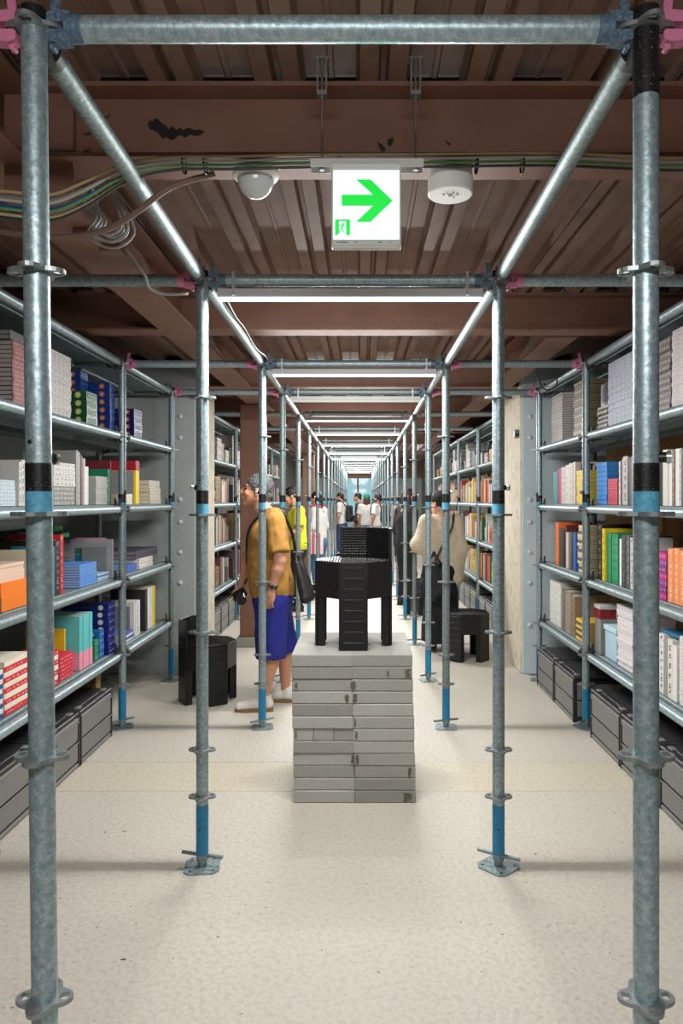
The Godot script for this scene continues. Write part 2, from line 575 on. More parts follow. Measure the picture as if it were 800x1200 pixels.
func build_ceiling() -> void:
	var c := struct_node("ceiling", "brown painted corrugated steel deck")
	var cuts := [-5.0, -2.065, 0.035, 2.135, 4.235, 6.335, 8.435, 10.535, 12.635, 15.5]
	for i in cuts.size() - 1:
		var a: float = cuts[i] + 0.012
		var b: float = cuts[i + 1] - 0.012
		var ms := deck_panel_mesh(snappedf(b - a, 0.001))
		for k in 11:
			part("deck_panel", ms, M.brown_deck, c, P(-3.3 + 0.6 * k, DECK_H, (a + b) / 2))
	for k in 11:
		for i in 5:
			part("deck_panel", deck_panel_mesh(4.3), M.brown_deck, c, P(-3.3 + 0.6 * k, 3.4, 17.65 + 4.3 * i))
	var sl := part("slab", box_mesh(Vector3(6.6, 0.12, 20.6)), M.wall_dark, c, P(0, DECK_H + 0.115, 5.25))
	sl.set_meta("label", "slab over the deck")
	part("slab", box_mesh(Vector3(6.6, 0.12, 22.0)), M.wall_dark, c, P(0, 3.52, 26.3))
	part("step", box_mesh(Vector3(6.6, 0.9, 0.1)), M.brown, c, P(0, 3.12, 15.56))
	# cross beams
	var names := ["right above the exit sign, paint flaked off in dark patches", "just behind the first lit tube", "over the wall opening"]
	for i in 8:
		var d := -2.065 + 2.1 * i
		var b := struct_node("beam", "brown steel cross beam " + (names[i - 2] if i >= 2 and i < 5 else "under the deck"), P(0, BEAM_H, d))
		part("h_section", h_beam(6.3, DECK_H - BEAM_H, 0.15, true), M.brown, b)
		if i == 2:
			# gusset and splice on the left, flaked paint on the web
			part("gusset", box_mesh(Vector3(0.2, 0.3, 0.012)), M.brown, b, Vector3(-0.93, 0.06, 0.03))
			for q: Array in [[-0.80, 0.055], [-0.80, 0.105], [-0.80, 0.155], [-0.745, 0.055], [-0.745, 0.105], [-0.745, 0.155]]:
				var bt := MB.new()
				bt.tube(Vector3.ZERO, Vector3(0, 0, 0.012), 0.011, 0.011, 6)
				part("bolt", bt.mesh(), M.brown, b, Vector3(q[0], q[1], 0.0045))
			var chips := [[Vector2(-0.625, 0.128), [[0, 0], [3, 5], [6, 3], [9, 7], [13, 6], [16, 2], [22, -2], [25, -6], [29, -2], [34, -7], [38, -4], [42, -7], [48, -4], [55, -7], [60, -6], [67, -9], [62, -13], [56, -14], [50, -12], [44, -16], [40, -13], [35, -14], [30, -19], [26, -18], [22, -15], [18, -17], [12, -10], [7, -7], [3, -6]]], [Vector2(0.05, 0.075), [[0, 0], [6, -3], [10, -9], [6, -12], [2, -6]]], [Vector2(0.078, 0.082), [[0, 0], [8, 3], [7, -5], [2, -8]]], [Vector2(0.245, 0.083), [[0, 0], [5, -3], [9, -7], [6, -7]]]]
			for ch in chips:
				var poly := PackedVector2Array()
				for q in ch[1]:
					poly.append(Vector2(q[0], q[1]) * 0.00251)
				var cm := MB.new()
				cm.prism(poly, 0.0, 0.0008)
				var cp := part("bare_patch", cm.mesh(), M.chip, b, Vector3(ch[0].x, ch[0].y, 0.0046))
				cp.set_meta("label", "dark patch where the paint has flaked off")
		if i == 4:
			for q in 8:
				var bt2 := MB.new()
				bt2.tube(Vector3.ZERO, Vector3(0, 0, 0.014), 0.012, 0.012, 6)
				part("bolt", bt2.mesh(), M.brown, b, Vector3(0.12 + 0.06 * (q % 2) + 0.5 * (q / 4), 0.07 + 0.06 * ((q / 2) % 2), 0.0045))
	# girders along the aisle and their columns
	var gl := struct_node("beam", "brown steel girder running along the aisle on the left", P(-1.05, BEAM_H, 6.6))
	part("h_section", h_beam(17.5, DECK_H - BEAM_H, 0.2, false), M.brown, gl, Vector3(0, -0.003, 0))
	var gr := struct_node("beam", "brown steel girder running along the aisle on the right", P(1.21, BEAM_H, 9.9))
	part("h_section", h_beam(11.1, DECK_H - BEAM_H, 0.18, false), M.brown, gr, Vector3(0, -0.003, 0))
	for q: Array in [[7.46, "nearer, behind the man in mustard"], [15.4, "farther down the aisle"]]:
		var col := struct_node("column", "brown steel column on a concrete plinth, " + q[1], P(-1.095, 0, q[0]))
		part("shaft", cbox_mesh(Vector3(0.245, BEAM_H - 0.105, 0.245), 0.008), M.brown, col, Vector3(0, (BEAM_H + 0.09) / 2, 0))
		part("plinth", cbox_mesh(Vector3(0.3, 0.1, 0.3), 0.006), M.plinth, col, Vector3(0, 0.05, 0))


# ---------------------------------------------------------------- scaffold
func flange_mesh(fine: bool) -> ArrayMesh:
	var key := "flange%s" % fine
	if cache.has(key):
		return cache[key]
	var nt := 48 if fine else 16
	var rings := 4 if fine else 2
	var th := 0.0085
	var m := MB.new()
	var pt := func(i: int, j: int, y: float) -> Vector3:
		var t := TAU * j / nt
		var lobe := pow(0.5 + 0.5 * cos(4 * t), 0.8)
		var out := 0.037 + 0.0185 * lobe
		var r: float
		if rings == 4:
			r = [0.0243, 0.031, minf(0.047, out - 0.004), out, out][i]
			if i == 4:
				r = out
		else:
			r = [0.0243, out, out][i]
		return Vector3(cos(t) * r, y, sin(t) * r)
	var nr := 3 if fine else 1
	var has := func(i: int, j: int) -> bool:
		if i < 0 or i >= nr:
			return false
		if not fine:
			return true
		var t := TAU * (j + 0.5) / nt
		return not (i == 1 and cos(4 * t) > 0.35)
	for i in nr:
		for j in nt:
			if not has.call(i, j):
				continue
			m.quad(pt.call(i, j, th / 2), pt.call(i, j + 1, th / 2), pt.call(i + 1, j + 1, th / 2), pt.call(i + 1, j, th / 2))
			m.quad(pt.call(i, j + 1, -th / 2), pt.call(i, j, -th / 2), pt.call(i + 1, j, -th / 2), pt.call(i + 1, j + 1, -th / 2))
			if not has.call(i + 1, j):
				m.quad(pt.call(i + 1, j + 1, -th / 2), pt.call(i + 1, j, -th / 2), pt.call(i + 1, j, th / 2), pt.call(i + 1, j + 1, th / 2))
			if i > 0 and not has.call(i - 1, j):
				m.quad(pt.call(i, j, -th / 2), pt.call(i, j + 1, -th / 2), pt.call(i, j + 1, th / 2), pt.call(i, j, th / 2))
			if not has.call(i, (j + nt - 1) % nt):
				m.quad(pt.call(i, j, -th / 2), pt.call(i + 1, j, -th / 2), pt.call(i + 1, j, th / 2), pt.call(i, j, th / 2))
			if not has.call(i, (j + 1) % nt):
				m.quad(pt.call(i + 1, j + 1, -th / 2), pt.call(i, j + 1, -th / 2), pt.call(i, j + 1, th / 2), pt.call(i + 1, j + 1, th / 2))
	cache[key] = m.mesh()
	return cache[key]


func base_mesh() -> ArrayMesh:
	if cache.has("base"):
		return cache["base"]
	var m := MB.new()
	var h := 0.07
	var c := 0.022
	var poly := PackedVector2Array([Vector2(-h + c, -h), Vector2(h - c, -h), Vector2(h, -h + c), Vector2(h, h - c), Vector2(h - c, h), Vector2(-h + c, h), Vector2(-h, h - c), Vector2(-h, -h + c)])
	m.prism(poly, 0.0, 0.006, Transform3D(Basis(Vector3.RIGHT, -PI / 2), Vector3.ZERO))
	m.tube(Vector3(0, 0.006, 0), Vector3(0, 0.06, 0), 0.0175, 0.0175, 16)
	cache["base"] = m.mesh()
	return cache["base"]


func handle_mesh() -> ArrayMesh:
	if cache.has("handle"):
		return cache["handle"]
	var m := MB.new()
	m.tube(Vector3(0, 0.03, 0), Vector3(0, 0.062, 0), 0.024, 0.0215, 16)
	m.tube(Vector3(0.02, 0.048, 0), Vector3(0.088, 0.046, 0), 0.0075, 0.0075, 10)
	m.tube(Vector3(-0.02, 0.048, 0), Vector3(-0.088, 0.05, 0), 0.0075, 0.0075, 10)
	cache["handle"] = m.mesh()
	return cache["handle"]


func tube_unit(len: float, r: float, seg: int) -> ArrayMesh:
	var key := "tube%.4f_%.4f_%d" % [len, r, seg]
	if not cache.has(key):
		var m := MB.new()
		m.tube(Vector3.ZERO, Vector3(0, len, 0), r, r, seg)
		cache[key] = m.mesh()
	return cache[key]


# a standard: tube, lobed flanges, sleeve joint at mid height, screw foot
func scaffold_post(x: float, d: float, label: String, group: String, opt := {}) -> Node3D:
	var fine: bool = d < 6.1
	var lift: float = opt.get("lift", 0.0)
	var lean: float = opt.get("lean", 0.0)
	var top: float = opt.get("top", 2.375)
	var b := Basis(Vector3(0, 0, 1), lean)
	var t := thing("scaffold_post", label, "scaffold post", P(x, 0, d), group, b)
	var seg := 28 if d < 2.0 else (18 if d < 6.0 else 10)
	var r := 0.0243
	var zinc: Material = M.zinc if rng.randf() < 0.6 else M.zinc_old
	if d < 3.5:
		zinc = M.zinc
	var y0 := 0.055 + lift
	part("tube", tube_unit(snappedf(top + lift + 0.035 - y0, 0.001), r, seg), zinc, t, Vector3(0, y0, 0))
	var lv: Array = [top]
	var y := 1.9 if top < 2.5 else 2.375
	while y > 0.3:
		lv.append(y)
		y -= 0.475
	lv.append(0.285)
	if d > 20.0:
		lv = [2.375, 1.9, 1.425, 0.95]
	for h: float in lv:
		if absf(h - 2.375) < 0.01 and top > 2.5 and d > 20:
			pass
		part("flange", flange_mesh(fine), M.zinc_flat, t, Vector3(0, h + lift, 0), Basis(Vector3.UP, rng.randf_range(-0.06, 0.06)))
	# painted foot, sleeve joint with its blue band and bolt
	part("painted_foot", tube_unit(0.2, r + 0.0006, seg), M.blue, t, Vector3(0, y0 - 0.0005, 0))
	part("blue_band", tube_unit(0.04, r + 0.001, seg), M.blue_band, t, Vector3(0, 1.429 + lift, 0))
	part("black_band", tube_unit(0.055, r + 0.0007, seg), M.black_paint, t, Vector3(0, 1.469 + lift, 0))
	var bolt := MB.new()
	bolt.tube(Vector3(0.018, 0, 0), Vector3(0.037, 0, 0), 0.0105, 0.0105, 10)
	var side: float = opt.get("bolt", 1.0)
	var bo := part("bolt", bolt.mesh(), M.black, t, Vector3(0, 1.535 + lift, 0), Basis(Vector3.UP, (0.0 if side > 0 else PI) + opt.get("bolt_turn", -0.5) * side))
	var nut := MB.new()
	nut.tube(Vector3(0.037, 0, 0), Vector3(0.046, 0, 0), 0.013, 0.012, 10)
	part("nut", nut.mesh(), M.rivet, bo)
	if d < 3.5 and d > 1.0:
		for hy: float in [0.13, 1.535] if side < 0 else [0.13]:
			var ph := MB.new()
			ph.tube(Vector3(-0.006, hy + lift + 0.03, r - 0.002), Vector3(-0.006, hy + lift + 0.03, r + 0.0012), 0.0042, 0.0042, 10)
			part("pin_hole", ph.mesh(), M.black, t)
	var cap := MB.new()
	cap.tube(Vector3(0, top + lift + 0.012, 0), Vector3(0, top + lift + 0.037, 0), r + 0.0012, r + 0.0012, seg)
	part("end_cap", cap.mesh(), M.black_paint, t)
	if opt.get("black_top", false):
		part("black_paint", tube_unit(0.14, r + 0.0008, seg), M.black_paint, t, Vector3(0, top + lift - 0.135, 0))
	# screw foot; it may stand on a slightly raised nut
	var turn: float = opt.get("turn", rng.randf_range(-0.5, 0.5))
	var tb := Basis(Vector3.UP, turn)
	var bp := part("base_plate", base_mesh(), M.zinc_old, t, Vector3.ZERO, b.inverse() * tb)
	if d < 6.5:
		for q: Array in [[-0.045, -0.045], [0.045, -0.045], [0.045, 0.045], [-0.045, 0.045]]:
			var hole := MB.new()
			hole.tube(Vector3(q[0], 0.0058, q[1]), Vector3(q[0], 0.0064, q[1]), 0.006, 0.006, 8)
			part("hole", hole.mesh(), M.black, bp)
	part("screw_handle", handle_mesh(), M.zinc_old, t, Vector3(0, lift, 0), Basis(Vector3.UP, turn + opt.get("handle", 0.5)))
	if lift > 0.005:
		part("screw", tube_unit(0.06 + lift, 0.0172, 14), M.zinc_old, t, Vector3(0, 0.006, 0))
	return t


func coupler_mesh() -> ArrayMesh:
	# points along +x towards the post; x = 0 is the axis of the post
	if cache.has("coupler"):
		return cache["coupler"]
	var m := MB.new()
	for s: float in [1.0, -1.0]:
		var poly := PackedVector2Array([Vector2(-0.075, s * 0.008), Vector2(-0.034, s * 0.007), Vector2(-0.030, s * 0.012), Vector2(-0.030, s * 0.026), Vector2(-0.044, s * 0.031), Vector2(-0.075, s * 0.0285)])
		m.prism(poly, -0.0135, 0.0135)
	m.tube(Vector3(-0.098, 0, 0), Vector3(-0.068, 0, 0), 0.0262, 0.0262, 16)
	cache["coupler"] = m.mesh()
	return cache["coupler"]


func wedge_mesh() -> ArrayMesh:
	if cache.has("wedge"):
		return cache["wedge"]
	var m := MB.new()
	m.prism(PackedVector2Array([Vector2(-0.043, -0.044), Vector2(-0.036, -0.044), Vector2(-0.0335, 0.006), Vector2(-0.034, 0.05), Vector2(-0.04, 0.072), Vector2(-0.054, 0.072), Vector2(-0.05, 0.04), Vector2(-0.0455, 0.006)]), -0.003, 0.003)
	m.tube(Vector3(-0.0395, -0.038, -0.008), Vector3(-0.0395, -0.038, 0.008), 0.006, 0.006, 10)
	cache["wedge"] = m.mesh()
	return cache["wedge"]


# a ledger between two post axes
func scaffold_rail(p0: Vector3, p1: Vector3, label: String, group: String, cm: Material = null, detail := true, called := "scaffold_rail") -> Node3D:
	var t := thing(called, label, "scaffold rail", p0, group)
	var ax := (p1 - p0).normalized()
	var len := p0.distance_to(p1)
	var e := 0.07
	var up := Vector3.UP if absf(ax.y) < 0.9 else Vector3.RIGHT
	var b := Basis(ax, up, ax.cross(up))
	var key := "rail%.3f%s" % [len, detail]
	if not cache.has(key):
		var m := MB.new()
		m.tube(Vector3(e, 0, 0), Vector3(len - e, 0, 0), 0.0243, 0.0243, 18 if detail else 8)
		cache[key] = m.mesh()
	part("tube", cache[key], M.zinc_old if rng.randf() < 0.5 else M.zinc, t, Vector3.ZERO, b)
	if detail:
		if cm == null:
			cm = M.zinc_dark
		for q in 2:
			var cb := b if q == 1 else b * Basis(Vector3.UP, PI)
			var co := part("coupler", coupler_mesh(), cm, t, (p1 - p0) * q, cb)
			part("wedge", wedge_mesh(), cm, co)
	return t


func led_tube(d: float, label: String, lit: bool, h := 2.375) -> void:
	var t := thing("led_tube_light", label, "light", P(CX, h - 0.037, d), "tube lights under the portal rails")
	var m := MB.new()
	m.prism(PackedVector2Array([Vector2(-0.016, 0), Vector2(0.016, 0), Vector2(0.016, -0.026), Vector2(0.013, -0.034), Vector2(-0.013, -0.034), Vector2(-0.016, -0.026)]), -0.535, 0.535, Transform3D(Basis(Vector3.UP, PI / 2), Vector3.ZERO))
	part("housing", m.mesh(), M.led_body, t)
	var df := MB.new()
	df.prism(PackedVector2Array([Vector2(-0.013, -0.034), Vector2(0.013, -0.034), Vector2(0.012, -0.043), Vector2(0.006, -0.047), Vector2(-0.006, -0.047), Vector2(-0.012, -0.043)]), -0.527, 0.527, Transform3D(Basis(Vector3.UP, PI / 2), Vector3.ZERO))
	part("diffuser", df.mesh(), M.led if lit else M.white, t)
	for x: float in [-0.47, 0.47]:
		var cl := MB.new()
		cl.box(Vector3(x, 0.018, 0.029), Vector3(0.01, 0.092, 0.003))
		cl.box(Vector3(x, 0.018, -0.029), Vector3(0.01, 0.092, 0.003))
		cl.box(Vector3(x, 0.065, 0.0), Vector3(0.01, 0.003, 0.061))
		cl.box(Vector3(x, -0.028, 0.0225), Vector3(0.01, 0.003, 0.012))
		cl.box(Vector3(x, -0.028, -0.0225), Vector3(0.01, 0.003, 0.012))
		part("clip", cl.mesh(), M.rivet, t)
	if lit:
		# the half-round diffuser throws light down and to both sides: one strip for each half
		for q: float in [-1.0, 1.0]:
			var l := AreaLight3D.new()
			l.name = "tube_glow_light"
			l.area_size = Vector2(1.05, 0.02)
			l.area_normalize_energy = true
			l.light_energy = LED_ENERGY * 0.5
			l.light_color = Color(1.0, 0.995, 0.98)
			l.shadow_enabled = true
			l.area_range = 40.0
			l.area_attenuation = 2.0
			t.add_child(l, true)
			l.position = Vector3(0, -0.049, q * 0.014)
			l.rotation.x = -PI / 2 + q * deg_to_rad(-33.0)


const LED_ENERGY := 5.3


func build_scaffold() -> void:
	var near_names := {1.4226: "nearest", 2.94: "second", 4.74: "third", 5.98: "fourth", 7.47: "fifth", 9.05: "sixth"}
	for i in FRAMES.size():
		var d := FRAMES[i]
		var top := 2.375 if d < 15.5 else 2.85
		var lift := 0.033 if i == 2 else 0.0
		var nm: String = near_names.get(d, "")
		for s: float in [-1.0, 1.0]:
			var side := "left" if s < 0 else "right"
			var lb := "galvanised scaffold post of the %s portal, %s side of the aisle" % [nm, side]
			if nm == "":
				lb = "thin scaffold post of the %s portal, far %s row" % [ORD[mini(i - 2, 20)], side]
				if d < 1.0:
					lb = "scaffold post of the %s portal behind the viewer, %s side" % [ORD[1 - i], side]
			if i == 2:
				lb = "thick galvanised scaffold post in the left foreground, leaning slightly" if s < 0 else "thick galvanised scaffold post in the right foreground with a black painted top"
			if d < 1.0:
				scaffold_post(CX + s * HALF, d, lb, "portal posts", {"top": top})
				continue
			var opt := {"top": top, "lift": lift, "bolt": s}
			if i == 2:
				opt.bolt_turn = -0.35
				opt.turn = 0.0
				if s < 0:
					opt.lean = 0.0112
					opt.bolt_turn = 2.0
				else:
					opt.black_top = true
			if i == 3:
				opt.turn = 0.12 if s < 0 else 0.75
				opt.handle = -0.35 if s < 0 else -1.25
			var xp := CX + s * HALF
			if i == 2 and s < 0:
				xp += 0.027
			scaffold_post(xp, d, lb, "portal posts", opt)
		# cross rail and tube light
		var a := P(CX - HALF, top + lift, d)
		var b := P(CX + HALF, top + lift, d)
		var rl := "galvanised cross rail with blue ends on the %s portal" % nm
		if i == 2:
			rl = "thick galvanised cross rail along the top of the picture"
		if nm == "":
			rl = "thin cross rail on the %s portal down the aisle" % ORD[i - 2] if d > 1 else "cross rail of the %s portal behind the viewer" % ORD[1 - i]
		scaffold_rail(a, b, rl, "portal cross rails", M.blue_coupler, d < 6.1)
		if i != 2 and i != 0:
			var ll := "lit white tube light under the %s portal rail" % nm
			if nm == "":
				ll = "small lit tube light under the %s portal rail" % ORD[i - 2] if d > 1 else "lit tube light on a portal behind the viewer"
			var lit := i != 5
			if not lit:
				ll = "unlit grey tube light under the fourth portal rail"
			led_tube(d, ll, lit, top)
		# rails along the aisle to the next portal
		if i < FRAMES.size() - 1 and i != 1:
			var d2 := FRAMES[i + 1]
			var top2 := 2.375 if d2 < 15.5 else 2.85
			var lift2 := 0.033 if i + 1 == 2 else 0.0
			for s: float in [-1.0, 1.0]:
				var side2 := "left" if s < 0 else "right"
				var nn: String = near_names.get(d2, "")
				var l2 := "%s scaffold rail running back along the aisle to the %s portal" % [side2, nn]
				if nn == "":
					l2 = "thin %s scaffold rail along the aisle beyond the %s portal" % [side2, ORD[maxi(i - 2, 0)]]
				if d < 1.0:
					l2 = "%s scaffold rail above the viewer, %s one" % [side2, "rear" if i == 0 else "front"]
				scaffold_rail(P(CX + s * HALF, minf(top, top2) + lift, d), P(CX + s * HALF, minf(top, top2) + lift2, d2), l2, "rails along the aisle", M.zinc_dark, d < 5.0 and d > 1.0)
				if d > 15.0:
					scaffold_rail(P(CX + s * HALF, 1.9, d), P(CX + s * HALF, 1.9, d2), "thin %s middle rail beyond the %s portal" % [side2, ORD[i - 2]], "middle rails of the far portals", M.zinc_dark, false)
	# rails from the portal posts out to the shelf posts, pink ends
	for d: float in [2.94, 4.74, 5.98, 7.47, 9.05]:
		for s: float in [-1.0, 1.0]:
			var side3 := "left" if s < 0 else "right"
			scaffold_rail(P(CX + s * HALF, 2.375, d), P(SHELF_L if s < 0 else SHELF_R, 2.375, d), "short rail with pink ends from the %s portal out to the %s shelf" % [near_names[d], side3], "short rails to the shelves", M.pink, d < 6.1)
	for s: float in [-1.0, 1.0]:
		scaffold_rail(P(CX + s * HALF, 2.408, 1.4226), P(SHELF_L if s < 0 else SHELF_R, 2.408, 1.4226), "pink-ended rail leaving the %s edge of the picture at the top" % ("left" if s < 0 else "right"), "short rails to the shelves", M.pink)
	# thin flex taped along the left rail
	var pts := PackedVector3Array()
	for k in 25:
		var u := k / 24.0
		pts.append(P(CX - HALF + 0.04 + 0.008 * sin(u * 9.0), 2.375 + 0.014 * cos(u * 13.0), 3.05 + 1.62 * u))
	var fx := MB.new()
	fx.sweep(pts, 0.0035, 6)
	solo("cable", fx.mesh(), M.offwhite, "thin pale flex taped along the left rail behind the second portal", "cable")


# ---------------------------------------------------------------- things on the ceiling
func curve_points(pts: Array, step := 0.02) -> PackedVector3Array:
	var c := Curve3D.new()
	for i in pts.size():
		var t: Vector3 = (pts[mini(i + 1, pts.size() - 1)] - pts[maxi(i - 1, 0)]) / 6.0
		c.add_point(pts[i], -t, t)
	c.bake_interval = step
	return c.get_baked_points()


func build_ceiling_fittings() -> void:
	# exit sign on a channel hung from two threaded rods
	var sd := 1.95
	var s := thing("exit_sign", "glowing white exit sign with a green arrow hanging from the beam", "sign", P(0.016, 2.16, sd))
	part("housing", cbox_mesh(Vector3(0.186, 0.226, 0.03), 0.003, Vector3(0, 0.113, 0)), M.white, s)
	part("light_panel", cbox_mesh(Vector3(0.176, 0.184, 0.004), 0.001, Vector3(0, 0.112, 0.0165)), M.sign_glow, s)
	part("lower_strip", cbox_mesh(Vector3(0.182, 0.016, 0.006), 0.001, Vector3(0, 0.011, 0.016)), M.offwhite, s)
	var ar := MB.new()
	var q := 0.00226
	var pa := PackedVector2Array()
	for a: Array in [[-29, 7], [8, 7], [-12, 25], [5, 25], [31, 0], [5, -25], [-12, -25], [8, -6], [-29, -6]]:
		pa.append(Vector2(a[0], a[1]) * q)
	ar.prism(pa, 0.0, 0.0008, Transform3D(Basis.IDENTITY, Vector3(0, 0.122, 0.0186)))
	part("arrow", ar.mesh(), M.sign_green, s)
	# running figure in a doorway
	var pic := MB.new()
	var px := Transform3D(Basis.IDENTITY, Vector3(-0.083, 0.03, 0.0186))
	pic.prism(PackedVector2Array([Vector2(0, 0), Vector2(0.006, 0), Vector2(0.011, 0.006), Vector2(0.0105, 0.0375), Vector2(0.0295, 0.0375), Vector2(0.0295, 0.0), Vector2(0.04, 0.0), Vector2(0.04, 0.042), Vector2(0, 0.042)]), 0.0, 0.0008, px)
	part("doorway_mark", pic.mesh(), M.sign_green, s)
	var man := MB.new()
	var lim := func(a: Vector2, b: Vector2, w: float) -> void:
		var n2 := (b - a).orthogonal().normalized() * w
		man.prism(PackedVector2Array([a + n2, b + n2 * 0.8, b - n2 * 0.8, a - n2]), 0.0, 0.0008, px)
	var head := PackedVector2Array()
	for i in 10:
		head.append(Vector2(0.0225, 0.0325) + Vector2(cos(TAU * i / 10), sin(TAU * i / 10)) * 0.0026)
	man.prism(head, 0.0, 0.0008, px)
	lim.call(Vector2(0.021, 0.0295), Vector2(0.018, 0.018), 0.0027)
	lim.call(Vector2(0.0205, 0.028), Vector2(0.0265, 0.023), 0.0011)
	lim.call(Vector2(0.0265, 0.023), Vector2(0.029, 0.026), 0.0010)
	lim.call(Vector2(0.0200, 0.028), Vector2(0.0140, 0.026), 0.0011)
	lim.call(Vector2(0.0140, 0.026), Vector2(0.0125, 0.021), 0.0010)
	lim.call(Vector2(0.0185, 0.0185), Vector2(0.0240, 0.0130), 0.0015)
	lim.call(Vector2(0.0240, 0.0130), Vector2(0.0215, 0.0060), 0.0013)
	lim.call(Vector2(0.0175, 0.0185), Vector2(0.0155, 0.0100), 0.0015)
	lim.call(Vector2(0.0155, 0.0100), Vector2(0.0090, 0.0070), 0.0013)
	part("running_figure_mark", man.mesh(), M.sign_green, s)
	var mk := MB.new()
	for a: Array in [[-0.078, 0.03], [-0.03, 0.006], [0.03, 0.012], [0.062, 0.004]]:
		mk.box(Vector3(a[0] + a[1] / 2, 0.011, 0.0192), Vector3(a[1], 0.003, 0.0004))
	part("print", mk.mesh(), M.cast, s)
	var gl := AreaLight3D.new()
	gl.name = "sign_glow_light"
	gl.area_size = Vector2(0.17, 0.18)
	gl.light_energy = 0.03
	gl.light_color = Color(0.8, 1.0, 0.92)
	gl.shadow_enabled = true
	gl.area_range = 12.0
	s.add_child(gl)
	gl.position = Vector3(0, 0.112, 0.022)
	gl.rotation.y = PI
	var ch := thing("sign_hanger", "steel channel on two thin rods carrying the exit sign", "bracket", P(0.018, 2.392, sd + 0.02))
	var cm := MB.new()
	cm.box(Vector3(0, 0.01, 0), Vector3(0.305, 0.003, 0.042))
	cm.box(Vector3(0, 0.0, 0.0205), Vector3(0.305, 0.022, 0.0025))
	cm.box(Vector3(0, 0.0, -0.0205), Vector3(0.305, 0.022, 0.0025))
	part("channel", cm.mesh(), M.offwhite, ch)
	for x: float in [-0.122, 0.132]:
		part("rod", tube_mesh(Vector3(x, -0.01, 0), Vector3(x, 0.285, 0), 0.0035, 8), M.steel, ch)
		var nt := MB.new()
		nt.tube(Vector3(x, -0.012, 0), Vector3(x, -0.002, 0), 0.008, 0.008, 6)
		part("nut", nt.mesh(), M.steel, ch)
		var hk := MB.new()
		hk.box(Vector3(x - 0.012, 0.24, 0.0), Vector3(0.004, 0.1, 0.022))
		hk.box(Vector3(x + 0.012, 0.24, 0.0), Vector3(0.004, 0.1, 0.022))
		hk.box(Vector3(x, 0.288, 0.0), Vector3(0.04, 0.005, 0.03))
		hk.box(Vector3(x, 0.195, 0.0), Vector3(0.028, 0.012, 0.024))
		part("deck_clamp", hk.mesh(), M.steel, ch)
	# emergency light: a short white drum under the beam
	var em := thing("emergency_light", "round white emergency light drum under the beam, right of the exit sign", "light fitting", P(0.263, 2.375, 2.12))
	var dm := MB.new()
	dm.lathe(Vector3.ZERO, [Vector2(0.0, 0.0), Vector2(0.062, 0.0), Vector2(0.0655, 0.004), Vector2(0.0655, 0.05), Vector2(0.063, 0.052), Vector2(0.063, 0.085), Vector2(0.0, 0.085)], 40)
	part("drum", dm.mesh(), M.white, em)
	for a: Array in [[0.0, 0.0, 0.007], [0.02, 0.006, 0.004], [-0.02, 0.004, 0.003], [0.006, 0.018, 0.003], [0.012, -0.014, 0.002], [-0.012, 0.016, 0.002]]:
		var ln := MB.new()
		ln.tube(Vector3(a[0], -0.0015, a[1]), Vector3(a[0], 0.001, a[1]), a[2], a[2], 10)
		part("lens", ln.mesh(), M.zinc_dark, em)
	# dome camera
	var dc := thing("dome_camera", "white dome camera under the beam, left of the exit sign", "camera", P(-0.305, 2.36, 2.12))
	var cb := MB.new()
	cb.lathe(Vector3.ZERO, [Vector2(0.052, 0.062), Vector2(0.064, 0.066), Vector2(0.068, 0.074), Vector2(0.066, 0.084), Vector2(0.05, 0.09), Vector2(0.02, 0.094), Vector2(0.02, 0.101), Vector2(0, 0.101)], 36)
	part("collar", cb.mesh(), M.white, dc)
	var dd := MB.new()
	var prof := []
	for k in 11:
		var t := PI / 2 * k / 10.0
		prof.append(Vector2(sin(t) * 0.053, 0.062 - cos(t) * 0.056 - 0.0))
	dd.lathe(Vector3.ZERO, prof, 36)
	part("dome", dd.mesh(), M.dome, dc)
	part("print", box_mesh(Vector3(0.02, 0.006, 0.001)), M.black, dc, Vector3(-0.01, 0.072, 0.0672))
	# bundle of cables tied along the beam
	var cols := [c8(212, 196, 160), c8(34, 84, 160), c8(150, 152, 150), c8(112, 170, 110), c8(205, 205, 198), c8(60, 60, 62), c8(196, 176, 136)]
	var names := ["cream", "blue", "grey", "green", "white", "black", "beige"]
	for k in cols.size():
		var oy: float = [-0.012, 0.0, 0.012, -0.006, 0.006, -0.018, 0.018][k]
		var od: float = [0.0, 0.0, 0.0, -0.012, -0.012, -0.012, -0.012][k]
		var w := func(i: int) -> float: return 0.004 * sin(i * 2.1)
		var pl := [P(1.6, 2.44 + oy, 2.05 + od), P(1.2, 2.438 + oy + w.call(1), 2.05 + od), P(0.9, 2.432 + oy + w.call(2), 2.05 + od), P(0.55, 2.442 + oy + w.call(3), 2.05 + od), P(0.2, 2.436 + oy + w.call(4), 2.05 + od), P(-0.15, 2.438 + oy, 2.05 + od), P(-0.35, 2.436 + oy + w.call(5), 2.05 + od), P(-0.53, 2.43 + oy, 2.05 + od), P(-0.66, 2.404 + oy * 1.5, 2.05 + od), P(-0.78, 2.34 + oy * 2, 2.05 + od), P(-0.88, 2.306 + oy * 2, 2.05 + od), P(-1.02, 2.318 + oy * 2, 2.05 + od), P(-1.4, 2.35 + oy, 2.05 + od)]
		var m := MB.new()
		m.sweep(curve_points(pl), 0.0042, 7)
		solo("cable", m.mesh(), mat(cols[k], 0.5), "%s cable in the bundle tied along the beam" % names[k], "cable", Vector3.ZERO, "cables along the beam")
	var tie := 0
